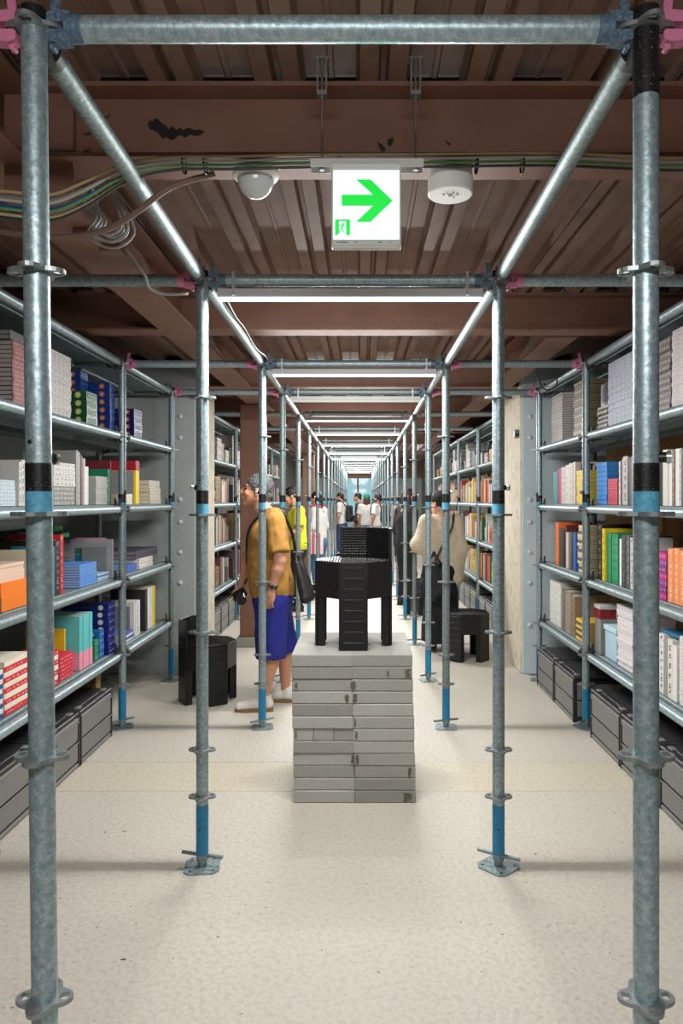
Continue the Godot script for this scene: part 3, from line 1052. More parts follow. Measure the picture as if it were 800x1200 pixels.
	for x: float in [1.0, 0.46, 0.33, -0.06, -0.44, -0.5]:
		tie += 1
		var ty := MB.new()
		ty.lathe(Vector3.ZERO, [Vector2(0.025, -0.003), Vector2(0.0265, 0), Vector2(0.025, 0.003)], 14, Basis(Vector3.FORWARD, PI / 2))
		solo("cable_tie", ty.mesh(), M.black, "%s black tie round the beam cable bundle, counted from the right" % ORD[tie - 1], "cable tie", P(x, 2.437, 2.06), "cable ties on the bundle")
	# grey conduit swinging off the bundle, boxes and loose flex under the left girder
	var cd := MB.new()
	cd.sweep(curve_points([P(-0.42, 2.425, 2.09), P(-0.55, 2.39, 2.1), P(-0.66, 2.31, 2.1), P(-0.76, 2.26, 2.1), P(-0.9, 2.247, 2.1), P(-1.1, 2.27, 2.1)]), 0.009, 8)
	solo("conduit", cd.mesh(), mat(c8(120, 96, 84), 0.6), "brown flexible conduit sagging below the cable bundle at the left", "conduit")
	for k in 5:
		var lp := MB.new()
		var ox := -0.79
		var od := 0.013 * k
		var g: float = [1.0, 0.7, 1.15, 0.85, 0.6][k]
		lp.sweep(curve_points([P(ox - 0.04, 2.455, 2.23 + od), P(ox - 0.06 * g, 2.41, 2.23 + od), P(ox - 0.02 * g, 2.36, 2.23 + od), P(ox - 0.045 * g, 2.36 - 0.05 * g, 2.23 + od), P(ox + 0.02 * g, 2.36 - 0.08 * g, 2.23 + od), P(ox + 0.075 * g, 2.36 - 0.04 * g, 2.23 + od), P(ox + 0.05 * g, 2.40, 2.23 + od), P(ox + 0.02, 2.455, 2.23 + od)], 0.015), 0.0042, 6)
		solo("cable", lp.mesh(), mat(c8(150, 152, 152), 0.5), "%s grey cable looped behind the bundle under the left girder" % ORD[k], "cable", Vector3.ZERO, "looped grey cables")
	for q2: Array in [[-0.91, 2.62, "upper"], [-0.86, 2.75, "lower"]]:
		var jb := thing("junction_box", "small brown junction box under the left girder, %s of two" % q2[2], "junction box", P(q2[0] - 0.08, BEAM_H - 0.043, q2[1]))
		part("box", cbox_mesh(Vector3(0.075, 0.04, 0.07), 0.004), M.brown, jb, Vector3(0, 0.02, 0))
		part("bracket", box_mesh(Vector3(0.005, 0.035, 0.09)), M.brown, jb, Vector3(0.04, 0.022, 0))
	var lf := MB.new()
	lf.sweep(curve_points([P(-0.89, 2.44, 2.76), P(-0.86, 2.40, 2.78), P(-0.83, 2.35, 2.8), P(-0.82, 2.31, 2.82), P(-0.77, 2.295, 2.85), P(-0.70, 2.295, 2.85), P(-0.68, 2.30, 2.86)], 0.012), 0.006, 7)
	solo("cable", lf.mesh(), mat(c8(170, 172, 172), 0.5), "loose grey flex from the junction box to the second portal", "cable")
	var bf := MB.new()
	bf.sweep(curve_points([P(1.28, 2.45, 5.3), P(1.31, 2.34, 5.3), P(1.36, 2.29, 5.3), P(1.42, 2.31, 5.28), P(1.43, 2.4, 5.26)], 0.015), 0.005, 6)
	solo("cable", bf.mesh(), M.black, "black cable hanging above the right shelf end", "cable")
	# small far exit sign
	var fs := thing("exit_sign", "small glowing exit sign over the far glass doors", "sign", P(-0.15, 2.78, 34.9))
	part("housing", cbox_mesh(Vector3(0.27, 0.27, 0.04), 0.004, Vector3(0, 0.135, 0)), M.white, fs)
	part("light_panel", cbox_mesh(Vector3(0.25, 0.25, 0.004), 0.001, Vector3(0, 0.135, 0.022)), M.sign_glow, fs)
	part("rod", tube_mesh(Vector3(0, 0.27, 0), Vector3(0, 0.62, 0), 0.008, 6), M.steel, fs)


# ---------------------------------------------------------------- pavers and octagonal seats
func build_pedestal_and_chairs() -> void:
	var pr := RandomNumberGenerator.new()
	pr.seed = 5
	var t := thing("paver_pedestal", "pedestal of dry-stacked grey concrete pavers in the middle of the aisle", "pedestal", P(-0.027, 0, 3.856))
	var full := cbox_mesh(Vector3(0.2985, 0.0585, 0.2985), 0.0035)
	var third := cbox_mesh(Vector3(0.0985, 0.0585, 0.2985), 0.003)
	for k in 12:
		for r in 2:
			for c in 2:
				var at := Vector3((-0.15 if c == 0 else 0.15) + pr.randf_range(-0.002, 0.002) - 0.0016 * k * (1.0 if c == 1 else 0.6), 0.0304 + 0.0606 * k, (0.15 if r == 0 else -0.15) + pr.randf_range(-0.003, 0.003))
				if k == 5 and c == 0 and r == 0:
					for q in 3:
						part("paver", third, M["paver%d" % (q % 4)], t, at + Vector3(-0.1 + 0.1 * q, 0, 0))
					continue
				part("paver", full, M["paver%d" % pr.randi_range(0, 3)], t, at, Basis(Vector3.UP, pr.randf_range(-0.004, 0.004)))
	# damp stains and mortar smears on the faces: [x, layer, width, height, from left]
	for q: Array in [[0.275, 10, 0.034, 0.052], [0.006, 9, 0.034, 0.05], [0.178, 10, 0.012, 0.036], [-0.272, 9, 0.014, 0.036], [0.014, 8, 0.026, 0.05], [-0.026, 8, 0.022, 0.04], [0.012, 6, 0.012, 0.055], [0.016, 5, 0.016, 0.05], [-0.004, 3, 0.022, 0.05], [0.018, 3, 0.02, 0.055], [0.272, 2, 0.02, 0.05], [0.258, 0, 0.052, 0.055], [-0.28, 5, 0.01, 0.04]]:
		var poly := PackedVector2Array()
		for j in 26:
			var a := TAU * j / 26
			poly.append(Vector2(signf(cos(a)) * pow(absf(cos(a)), 0.5) * q[2] / 2, signf(sin(a)) * pow(absf(sin(a)), 0.5) * q[3] / 2) * pr.randf_range(0.5, 1.0))
		var sm := MB.new()
		sm.prism(poly, 0.0, 0.0004)
		var so := part("stain", sm.mesh(), M.stain, t, Vector3(q[0] - 0.0016 * q[1], 0.0304 + 0.0606 * q[1], 0.3024))
		so.set_meta("label", "dark damp stain")
	octagon_seat("octagonal_chair", "black octagonal plastic chair standing on the paver pedestal", P(-0.035, 0.731, 3.84), 0.0, true)
	octagon_seat("octagonal_chair", "black octagonal plastic chair on the floor by the left shelf", P(-1.135, 0, 5.40), deg_to_rad(124.0), true)
	octagon_seat("octagonal_stool", "black octagonal stool beside the person in beige", P(1.0, 0, 6.80), deg_to_rad(47.0), false)
	octagon_seat("octagonal_stool", "small dark stool half hidden behind the right posts", P(0.78, 0, 9.5), 0.2, false)


func studs(m: MB, o: Vector3, u: Vector3, w: Vector3, nn: Vector3, inside: Callable, nu: int, nw: int, pitch: float) -> void:
	for i in nu:
		for j in nw:
			var a := (i - (nu - 1) / 2.0) * pitch
			var b := (j - (nw - 1) / 2.0) * pitch
			if not inside.call(a, b):
				continue
			var c := o + u * a + w * b
			var h := pitch * 0.44
			var top := c + nn * 0.0036
			var p := [c - u * h - w * h, c + u * h - w * h, c + u * h + w * h, c - u * h + w * h]
			var flip := u.cross(w).dot(nn) < 0
			for k in 4:
				if flip:
					m.tri_flat(p[(k + 1) % 4], p[k], top)
				else:
					m.tri_flat(p[k], p[(k + 1) % 4], top)


func octagon_seat(called: String, label: String, at: Vector3, turn: float, back: bool) -> void:
	var t := thing(called, label, "chair" if back else "stool", at, "", Basis(Vector3.UP, turn))
	var seat_h := 0.44
	var hw := 0.073
	var hf := 0.2
	var oct := PackedVector2Array([Vector2(-hw, hf), Vector2(hw, hf), Vector2(hf, hw), Vector2(hf, -hw), Vector2(hw, -hf), Vector2(-hw, -hf), Vector2(-hf, -hw), Vector2(-hf, hw)])
	# legs: ribbed channels on the four straight faces
	for k in 4:
		var a := PI / 2 * k
		var b := Basis(Vector3.UP, a)
		var tall := back and (k == 1 or k == 2)
		var h := 0.605 if tall else seat_h
		var m := MB.new()
		m.cbox(Vector3(0, seat_h / 2, hf - 0.007), Vector3(hw * 2, seat_h, 0.014), 0.003)
		for s: float in [-1.0, 1.0]:
			m.cbox(Vector3(s * (hw - 0.008), seat_h / 2 - 0.002, hf - 0.034), Vector3(0.014, seat_h - 0.006, 0.04), 0.003)
		var lg := part("leg", m.mesh(), M.plastic_matt, t, Vector3.ZERO, b)
		for i in 8:
			var rb := MB.new()
			rb.cbox(Vector3(0, 0.03 + 0.054 * i, hf + 0.0), Vector3(hw * 1.35, 0.016, 0.0032), 0.0012)
			part("rib", rb.mesh(), M.plastic_matt, lg)
	# slanted aprons between the legs
	for k in 4:
		var a := PI / 2 * k + PI / 4
		var b := Basis(Vector3.UP, a)
		var dist := (hf + hw) / sqrt(2.0)
		var len := (hf - hw) * sqrt(2.0)
		var m := MB.new()
		m.cbox(Vector3(0, seat_h - 0.093, dist - 0.008), Vector3(len - 0.002, 0.184, 0.014), 0.002)
		part("apron", m.mesh(), M.plastic_matt, t, Vector3.ZERO, b)
	var st := MB.new()
	var inner := PackedVector2Array()
	for q in oct:
		inner.append(q * 0.985)
	st.prism(inner, seat_h - 0.012, seat_h + 0.001, Transform3D(Basis(Vector3.RIGHT, -PI / 2), Vector3.ZERO))
	part("seat", st.mesh(), M.plastic, t)
	var sd := MB.new()
	var lim := (hf + hw) - 0.012
	studs(sd, Vector3(0, seat_h + 0.001, 0), Vector3.RIGHT, Vector3.BACK, Vector3.UP, func(x: float, y: float) -> bool: return absf(x) < hf - 0.016 and absf(y) < hf - 0.016 and absf(x) + absf(y) < lim, 28, 28, 0.0142)
	var so := part("seat_studs", sd.mesh(), M.plastic, t)
	so.set_meta("kind", "stuff")
	if not back:
		return
	# low backrest over three neighbouring faces: right, rear-right, rear
	for k in 3:
		var a := PI / 2 + PI / 4 * k
		var b := Basis(Vector3.UP, a)
		var straight := k != 1
		var dist := hf if straight else (hf + hw) / sqrt(2.0)
		var wide := hw * 2 if straight else (hf - hw) * sqrt(2.0)
		var m := MB.new()
		m.cbox(Vector3(0, seat_h + 0.083, dist - 0.008), Vector3(wide + 0.004, 0.166, 0.014), 0.003)
		var p := part("backrest_panel", m.mesh(), M.plastic_matt, t, Vector3.ZERO, b)
		var bs := MB.new()
		studs(bs, Vector3(0, seat_h + 0.084, dist - 0.0152), Vector3.LEFT, Vector3.UP, Vector3.FORWARD, func(_x: float, _y: float) -> bool: return true, int(wide / 0.0142), 11, 0.0142)
		var bo := part("panel_studs", bs.mesh(), M.plastic, p)
		bo.set_meta("kind", "stuff")


# ---------------------------------------------------------------- shelves and bins
func shelf_x(s: float) -> float:
	return SHELF_L if s < 0 else SHELF_R


func build_shelves() -> void:
	for s: float in [-1.0, 1.0]:
		var side := "left" if s < 0 else "right"
		var xf := shelf_x(s)
		var deep := SHELF_DEEP if s < 0 else SHELF_DEEP_R
		var xb := xf + s * deep
		for grp in 2:
			var ds: Array = [2.94, 4.74, 5.98] if grp == 0 else [7.47, 9.05, 10.85, 12.7, 14.5]
			var where := "near" if grp == 0 else "far"
			for i in ds.size():
				var d: float = ds[i]
				var l1 := "%s front post of the far %s shelf, counted from the pier" % [ORD[i], side]
				if grp == 0:
					l1 = ["scaffold post at the near end of the %s shelf", "scaffold post in the middle of the %s near shelf front", "scaffold post at the pier end of the %s near shelf"][i] % side
				scaffold_post(xf, d, l1, "%s shelf posts" % where, {"bolt": -s})
				scaffold_post(xb, d, "%s rear scaffold post of the %s %s shelf" % [ORD[i], where, side], "rear shelf posts")
				for hk in LEVELS.size():
					var h := LEVELS[hk]
					scaffold_rail(P(xf, h, d), P(xb, h, d), "%s short rail across the %s %s shelf at its %s post" % [["top", "second", "third", "fourth", "lowest"][hk], where, side, ORD[i]], "shelf cross rails", null, grp == 0 and i < 3)
				if i == ds.size() - 1:
					continue
				var d2: float = ds[i + 1]
				for k in LEVELS.size():
					var h := LEVELS[k]
					var lvn: String = ["top", "second", "third", "fourth", "lowest"][k]
					var bay: String = ["front", "rear"][i] if grp == 0 else "%s far" % ORD[i]
					scaffold_rail(P(xf, h, d), P(xf, h, d2), "%s front rail of the %s shelf, %s bay" % [lvn, side, bay], "shelf front rails", null, grp == 0)
					scaffold_rail(P(xb, h, d), P(xb, h, d2), "%s back rail of the %s shelf, %s bay" % [lvn, side, bay], "shelf back rails", null, false)
					for q in 2:
						var pw := 0.262 if s < 0 else 0.188
						var ux := 0.032 + pw / 2 + (pw + 0.006) * q
						var m := MB.new()
						var len := d2 - d - 0.13
						m.cbox(Vector3(0, 0.014, 0), Vector3(pw, 0.03, len), 0.003)
						m.box(Vector3(-pw / 2 + 0.0035, -0.012, 0), Vector3(0.003, 0.03, len))
						m.box(Vector3(pw / 2 - 0.0035, -0.012, 0), Vector3(0.003, 0.03, len))
						var key := "plank%.3f_%.3f" % [len, pw]
						if not cache.has(key):
							cache[key] = m.mesh()
						solo("shelf_plank", cache[key], M.zinc_old, "%s %s steel plank of the %s shelf, %s bay" % [lvn, "front" if q == 0 else "back", side, bay], "shelf plank", P(xf + s * ux, h, (d + d2) / 2), "shelf planks")
	# plywood back behind the right-hand shelf
	for k in 4:
		var pb := box_mesh(Vector3(0.018, 0.46, 2.95))
		solo("plywood_back", pb, M.ply, "%s plywood board at the back of the right near shelf" % ["lowest", "second lowest", "third", "topmost"][k], "board", P(SHELF_R + SHELF_DEEP_R + 0.07, 0.74 + 0.475 * k, 4.4), "plywood boards")


func bin(s: float, x_front: float, d0: float, d1: float, label: String, h := 0.3) -> void:
	# folding crate: two grey side panels one above the other in a dark frame, dark lid
	var len := d1 - d0
	var deep := 0.37
	var t := thing("folding_crate", label, "crate", P(x_front + s * deep / 2, 0, (d0 + d1) / 2), "folding crates under the shelves")
	var m := MB.new()
	m.cbox(Vector3(0, h / 2 - 0.01, 0), Vector3(deep - 0.016, h - 0.02, len - 0.012), 0.004)
	part("body", m.mesh(), M.bin_dark, t)
	var fx := -s * (deep / 2 - 0.004)
	for k in 2:
		var y := 0.03 + 0.112 * k + 0.058
		var p := part("side_panel", cbox_mesh(Vector3(0.01, 0.098, len - 0.05), 0.002), M.bin, t, Vector3(fx, y, 0))
		part("panel_frame", cbox_mesh(Vector3(0.006, 0.006, len - 0.03), 0.0015), M.bin, p, Vector3(-s * 0.006, 0.05, 0))
		var e := part("end_panel", cbox_mesh(Vector3(deep - 0.05, 0.098, 0.01), 0.002), M.bin, t, Vector3(0, y, len / 2 - 0.008))
		part("panel_frame", cbox_mesh(Vector3(deep - 0.03, 0.006, 0.006), 0.0015), M.bin, e, Vector3(0, 0.05, 0.003))
	part("foot_rail", cbox_mesh(Vector3(0.012, 0.02, len - 0.02), 0.003), M.bin, t, Vector3(fx, 0.014, 0))
	part("top_rail", cbox_mesh(Vector3(0.014, 0.022, len - 0.01), 0.003), M.bin, t, Vector3(fx, h - 0.036, 0))
	for q: float in [-1.0, 1.0]:
		part("corner_post", cbox_mesh(Vector3(0.018, h - 0.02, 0.016), 0.003), M.bin_dark, t, Vector3(fx, h / 2 - 0.01, q * (len / 2 - 0.01)))
	var ld := part("lid", cbox_mesh(Vector3(deep, 0.018, len - 0.004), 0.004), M.bin_lid, t, Vector3(0, h - 0.006, 0))
	part("lid_panel", cbox_mesh(Vector3(deep - 0.08, 0.006, len - 0.08), 0.002), M.bin_lid, ld, Vector3(0, 0.009, 0))
	for q: float in [-1.0, 1.0]:
		part("lid_clip", cbox_mesh(Vector3(0.03, 0.008, 0.05), 0.002), M.bin, ld, Vector3(-s * (deep / 2 - 0.035), 0.012, q * (len / 2 - 0.06)))


func build_bins() -> void:
	var nm := ["first from the near post", "second from the near post", "third from the near post"]
	for k in 3:
		bin(-1, -1.565, (4.055 - 0.525 * k) if k < 2 else 3.06, 4.57 - 0.525 * k, "grey folding crate under the left shelf, %s" % nm[k])
		bin(1, 1.445, (4.035 - 0.525 * k) if k < 2 else 3.06, 4.55 - 0.525 * k, "grey folding crate under the right front shelf, %s" % nm[k])
	bin(1, 1.425, 4.84, 5.325, "grey folding crate under the right rear shelf, nearer one")
	bin(1, 1.425, 5.345, 5.84, "grey folding crate under the right rear shelf, beside the pier")
	for s: float in [-1.0, 1.0]:
		for k in 6:
			var d0 := (7.6 + 0.455 * k) if k < 3 else (9.19 + 0.52 * (k - 3))
			var l := 0.44 if k < 3 else 0.5
			bin(s, shelf_x(s) - s * 0.01, d0, d0 + l, "%s grey crate under the far %s shelf, counted from the pier" % [ORD[k], "left" if s < 0 else "right"])
	var c := thing("cardboard_box", "small brown cardboard box behind the left crates", "box", P(-1.79, 0, 4.63))
	part("carton", cbox_mesh(Vector3(0.24, 0.4, 0.08), 0.003), M.card, c, Vector3(0, 0.2, 0))
	part("flap", box_mesh(Vector3(0.23, 0.004, 0.03)), M.card, c, Vector3(0, 0.402, 0.01))


# ---------------------------------------------------------------- books
func flat_mat(c: Color, rough := 0.55) -> StandardMaterial3D:
	var key := "m%s%.2f" % [c.to_html(), rough]
	if not cache.has(key):
		cache[key] = mat(c, rough)
	return cache[key]


# unreadable small print on a spine: short strokes of ink in clusters
func print_mat(base: Color, ink: Color, seed_: int) -> StandardMaterial3D:
	var key := "p%s%s%d" % [base.to_html(), ink.to_html(), seed_ % 2]
	if cache.has(key):
		return cache[key]
	if atlas == null:
		atlas = Image.create(96, 1536, false, Image.FORMAT_RGB8)
	var oy := atlas_rows * 12
	atlas_rows += 1
	var im := atlas
	im.fill_rect(Rect2i(0, oy, 96, 12), base)
	var r := RandomNumberGenerator.new()
	r.seed = seed_ % 2 + 9
	var x := 6
	while x < 90:
		var w := r.randi_range(4, 12)
		for k in w:
			if r.randf() < 0.72:
				im.fill_rect(Rect2i(x + k, oy + r.randi_range(3, 5), 1, r.randi_range(3, 5)), base.lerp(ink, r.randf_range(0.6, 1.0)))
		x += w + r.randi_range(2, 9)
	var m := mat(Color.WHITE, 0.55)
	m.uv1_scale = Vector3(1, 12.0 / 1536.0, 1)
	m.uv1_offset = Vector3(0, oy / 1536.0, 0)
	atlas_users.append(m)
	cache[key] = m
	return m


var atlas: Image = null
var atlas_rows := 0
var atlas_users: Array[StandardMaterial3D] = []


# all the prints share one texture, a strip each
func finish_prints() -> void:
	var t := ImageTexture.create_from_image(atlas)
	for m in atlas_users:
		m.albedo_texture = t


func book_meshes(w: float, t: float, l: float) -> Array:
	var key := "bk%.3f_%.3f_%.3f" % [w, t, l]
	if cache.has(key):
		return cache[key]
	var b := clampf(t * 0.1, 0.0006, 0.003)
	var c := MB.new()
	c.box(Vector3(w / 2, b / 2, 0), Vector3(w, b, l))
	c.box(Vector3(w / 2, t - b / 2, 0), Vector3(w, b, l))
	c.box(Vector3(b / 2, t / 2, 0), Vector3(b, t - 2 * b, l))
	var p := MB.new()
	p.box(Vector3((w + b) / 2 - 0.001, t / 2, 0), Vector3(w - b - 0.002, t - 2 * b, l - 0.004))
	var s := MB.new()
	s.box(Vector3(-0.0004, t / 2, 0), Vector3(0.0008, t * 0.86, l * 0.94))
	cache[key] = [c.mesh(), p.mesh(), s.mesh()]
	return cache[key]


func book(called: String, label: String, group: String, xf: Transform3D, w: float, t: float, l: float, cover: Color, pages: Color, ink = null) -> Node3D:
	var o := thing(called, label, "book", xf.origin, group, xf.basis)
	var ms := book_meshes(snappedf(w, 0.001), snappedf(t, 0.001), snappedf(l, 0.001))
	part("cover", ms[0], flat_mat(cover), o)
	part("pages", ms[1], flat_mat(pages, 0.8), o)
	if ink != null:
		part("spine_print", ms[2], print_mat(cover, ink, rng.randi()), o)
	return o


func book_kind(label: String, lying: bool) -> String:
	for k: String in ["booklet", "magazine", "document case", "box file", "binder", "boxed volume", "volume", "album"]:
		if k in label:
			return k.replace(" ", "_")
	return "paperback" if lying else "book"


# books lying flat, one on another. spine: "aisle", "away" or "camera"
func stack(s: float, y: float, d0: float, d1: float, u: float, w: float, n: int, th: float, cover, pages: Color, label: String, opt := {}) -> float:
	var spine: String = opt.get("spine", "aisle")
	var jit: float = opt.get("jit", 0.004)
	var inward := Vector3(s, 0, 0)
	var xf0 := shelf_x(s) + s * u
	for k in n:
		var b: Basis
		var o: Vector3
		var jx := rng.randf_range(0, jit)
		var jd := rng.randf_range(-jit, jit) * 0.6
		var len := d1 - d0
		var wide := w
		if spine == "camera":
			b = Basis(Vector3(0, 0, -1), Vector3.UP, Vector3(1, 0, 0))
			o = P(xf0 + s * (w / 2 + jx), y + k * th, d0 + jd)
			wide = d1 - d0
			len = w
		elif spine == "away":
			b = Basis(-inward, Vector3.UP, (-inward).cross(Vector3.UP))
			o = P(xf0 + s * (w + jx), y + k * th, (d0 + d1) / 2 + jd)
		else:
			b = Basis(inward, Vector3.UP, inward.cross(Vector3.UP))
			o = P(xf0 + s * jx, y + k * th, (d0 + d1) / 2 + jd)
		b = Basis(Vector3.UP, rng.randf_range(-1, 1) * opt.get("twist", 0.004)) * b
		var cv: Color = cover[k % cover.size()] if cover is Array else cover
		var ink = opt.get("ink", null)
		book(book_kind(label, true), label if n == 1 else "%s, %s from bottom" % [label, ORD[k]], label, Transform3D(b, o), wide, th - 0.0005, len, cv, pages, ink)
	return y + n * th


# upright books side by side, spines to the aisle. Each: [thick, tall, deep, cover, label, ink]
func row(s: float, y: float, d: float, u: float, list: Array) -> float:
	for e: Array in list:
		var inward := Vector3(s, 0, 0)
		var b := Basis(inward, Vector3.UP.cross(inward), Vector3.UP)
		var t: float = e[0]
		# thickness runs along +z on the left side and along -z on the right side
		var at := P(shelf_x(s) + s * (u + rng.randf_range(0, 0.006)), y + e[1] / 2, (d + t) if s < 0 else d)
		var o := book(book_kind(e[4], false), e[4], "", Transform3D(b, at), e[2], t - 0.001, e[1], e[3], c8(205, 200, 190), e[5] if e.size() > 5 else null)
		o.remove_meta("group")
		d += t
	return d


# a stack of printed cartons with a badge on the near end and on the aisle side
func cartons(s: float, y: float, d0: float, d1: float, u: float, w: float, n: int, th: float, body: Color, badge: Color, stripe: Color, label: String) -> void:
	for k in n:
		var o := thing("carton", label if n == 1 else "%s, %s from bottom" % [label, ORD[k]], "box", P(shelf_x(s) + s * (u + w / 2 + rng.randf_range(0, 0.004)), y + k * th, (d0 + d1) / 2), label, Basis(Vector3.UP, rng.randf_range(-0.01, 0.01)))
		var l := d1 - d0
		part("box", cbox_mesh(Vector3(w, th - 0.0006, l), 0.001, Vector3(0, th / 2, 0)), flat_mat(body, 0.4), o)
		var cx := -s * (w / 2 - 0.05)
		var bd := MB.new()
		var poly := PackedVector2Array()
		for j in 12:
			poly.append(Vector2(cos(TAU * j / 12), sin(TAU * j / 12)) * th * 0.36)
		bd.prism(poly, 0.0, 0.0006, Transform3D(Basis.IDENTITY, Vector3(cx, th / 2, l / 2)))
		part("badge", bd.mesh(), flat_mat(badge, 0.4), o)
		part("badge_centre", box_mesh(Vector3(th * 0.22, th * 0.22, 0.0004), Vector3(cx, th / 2, l / 2 + 0.0008)), flat_mat(c8(226, 220, 200), 0.4), o)
		part("lettering", box_mesh(Vector3(w * 0.36, th * 0.16, 0.0006), Vector3(cx + s * (w * 0.2 + 0.045), th * 0.55, l / 2 + 0.0003)), print_mat(body, stripe, 1), o)
		part("side_print", box_mesh(Vector3(0.0006, th * 0.6, l * 0.82), Vector3(-s * (w / 2 + 0.0003), th / 2, 0)), print_mat(body, stripe, 2), o)


func build_left_books() -> void:
	var s := -1.0
	var L := [1.932, 1.457, 0.982, 0.507]
	var paper := c8(196, 192, 186)
	var ink := c8(60, 60, 62)
	# --- top shelf, front bay
	var y := stack(s, L[0], 3.36, 3.62, 0.05, 0.22, 14, 0.021, c8(146, 74, 74), c8(188, 186, 184), "red-spined book in the top left stack at the picture edge", {"jit": 0.008, "ink": c8(196, 150, 146)})
	stack(s, y, 3.33, 3.63, 0.05, 0.24, 2, 0.022, c8(74, 74, 76), c8(170, 168, 164), "dark magazine on top of the red-spined stack, top left shelf")
	stack(s, L[0], 3.68, 4.03, 0.05, 0.26, 17, 0.02, c8(192, 188, 186), paper, "pale grey book in the tall stack right of the left foreground post", {"ink": c8(120, 112, 110)})
	cartons(s, L[0], 4.26, 4.43, 0.05, 0.26, 4, 0.049, c8(16, 84, 52), c8(206, 210, 120), c8(220, 226, 210), "green carton in the stack of four on the top left shelf")
	cartons(s, L[0], 4.455, 4.575, 0.16, 0.28, 7, 0.05, c8(20, 62, 140), c8(204, 116, 60), c8(150, 180, 214), "blue carton behind the green cartons on the top left shelf")
	cartons(s, L[0], 4.60, 4.69, 0.03, 0.3, 6, 0.05, c8(18, 54, 132), c8(206, 112, 56), c8(150, 180, 214), "blue carton with orange badge beside the shelf post, top left shelf")
	# --- second shelf, front bay
	stack(s, L[1], 3.2, 3.38, 0.05, 0.2, 7, 0.017, c8(198, 212, 220), c8(206, 212, 216), "pale blue booklet in the low stack at the left picture edge", {"ink": c8(96, 120, 150)})
	stack(s, L[1], 3.2, 3.40, 0.28, 0.22, 17, 0.019, c8(92, 76, 68), c8(160, 146, 132), "brown book in the tall stack behind the pale blue booklets", {"jit": 0.012})
	var d := row(s, L[1], 3.42, 0.05, [[0.03, 0.21, 0.16, c8(214, 214, 210), "first white book standing left of the left foreground post", ink], [0.028, 0.22, 0.16, c8(206, 206, 202), "second white book standing left of the left foreground post", ink], [0.03, 0.22, 0.16, c8(190, 192, 190), "third pale book standing behind the left foreground post", ink]])
	y = stack(s, L[1], 3.80, 4.09, 0.055, 0.2, 4, 0.0255, c8(146, 144, 140), c8(168, 166, 162), "grey boxed volume at the bottom of the white stack, second left shelf", {"ink": c8(226, 226, 222)})
	stack(s, y, 3.80, 4.09, 0.05, 0.2, 5, 0.0255, c8(218, 218, 212), c8(210, 208, 202), "white boxed volume with printed spine on the second left shelf", {"ink": c8(80, 80, 80)})
	row(s, L[1], 4.11, 0.05, [[0.034, 0.31, 0.3, c8(158, 158, 154), "large grey book standing behind the white boxed volumes", null], [0.02, 0.3, 0.22, c8(204, 202, 196), "cream book leaning by the large grey book", ink], [0.018, 0.29, 0.22, c8(72, 74, 74), "dark narrow book on the second left shelf", null], [0.016, 0.28, 0.2, c8(188, 62, 58), "narrow red book on the second left shelf", null], [0.022, 0.27, 0.2, c8(120, 170, 168), "pale teal book on the second left shelf", ink], [0.016, 0.27, 0.2, c8(214, 214, 210), "thin white book beside the pale teal book", null], [0.03, 0.225, 0.18, c8(226, 226, 222), "short white book, left of a pair", null], [0.028, 0.225, 0.18, c8(220, 220, 216), "short white book, right of a pair", null]])
	stack(s, L[1], 4.41, 4.61, 0.05, 0.18, 14, 0.0125, c8(178, 180, 176), c8(196, 196, 190), "thin grey booklet in the stack before the green book", {"ink": c8(110, 112, 110)})
	row(s, L[1], 4.625, 0.05, [[0.04, 0.225, 0.28, c8(20, 142, 102), "green book with white lettering standing by the left shelf post", c8(220, 232, 226)], [0.02, 0.28, 0.24, c8(126, 36, 48), "dark red book behind the green book", null]])
	# --- third shelf, front bay
	y = stack(s, L[2], 3.25, 3.50, 0.05, 0.21, 2, 0.064, c8(242, 126, 26), c8(176, 178, 182), "thick orange book at the left picture edge", {"twist": 0.02})
	stack(s, y, 3.25, 3.49, 0.06, 0.2, 5, 0.0165, c8(228, 196, 176), c8(220, 206, 188), "cream booklet lying on the orange books", {"jit": 0.01})
	row(s, L[2], 3.52, 0.06, [[0.02, 0.26, 0.3, c8(206, 200, 176), "large cream album standing behind the orange books", null]])
	row(s, L[2], 3.56, 0.2, [[0.02, 0.24, 0.2, c8(222, 200, 60), "yellow album behind the left foreground post", null]])
	stack(s, L[2], 3.2, 3.5, 0.36, 0.2, 6, 0.06, c8(50, 44, 40), c8(70, 62, 56), "dark brown box file at the back of the third left shelf")
	row(s, L[2], 3.74, 0.05, [[0.014, 0.24, 0.2, c8(30, 30, 32), "thin black book right of the left foreground post", null], [0.03, 0.245, 0.2, c8(228, 230, 230), "white book next to the teal spine, third left shelf", null], [0.03, 0.26, 0.22, c8(40, 128, 150), "teal book on the third left shelf", null], [0.075, 0.29, 0.25, c8(52, 34, 32), "thick dark brown book against the red book", c8(176, 160, 148)], [0.045, 0.315, 0.28, c8(196, 24, 42), "tall red book on the third left shelf", c8(232, 190, 190)]])
	stack(s, L[2], 4.15, 4.42, 0.05, 0.2, 9, 0.0145, c8(86, 142, 214), c8(160, 190, 226), "blue booklet in the stack beside the tall red book", {"ink": c8(150, 186, 230)})
	stack(s, L[2], 4.45, 4.64, 0.05, 0.2, 4, 0.012, c8(170, 196, 224), c8(206, 216, 224), "light blue booklet in the low stack by the left shelf post", {"jit": 0.02})
	row(s, L[2], 4.655, 0.07, [[0.012, 0.2, 0.16, c8(138, 142, 142), "grey square picture book in front of the landscape album", null]])
	var al := row(s, L[2], 4.67, 0.04, [[0.025, 0.25, 0.27, c8(168, 170, 172), "large album with a landscape on its cover, third left shelf", null]])
	var lc := get_child(get_child_count() - 1)
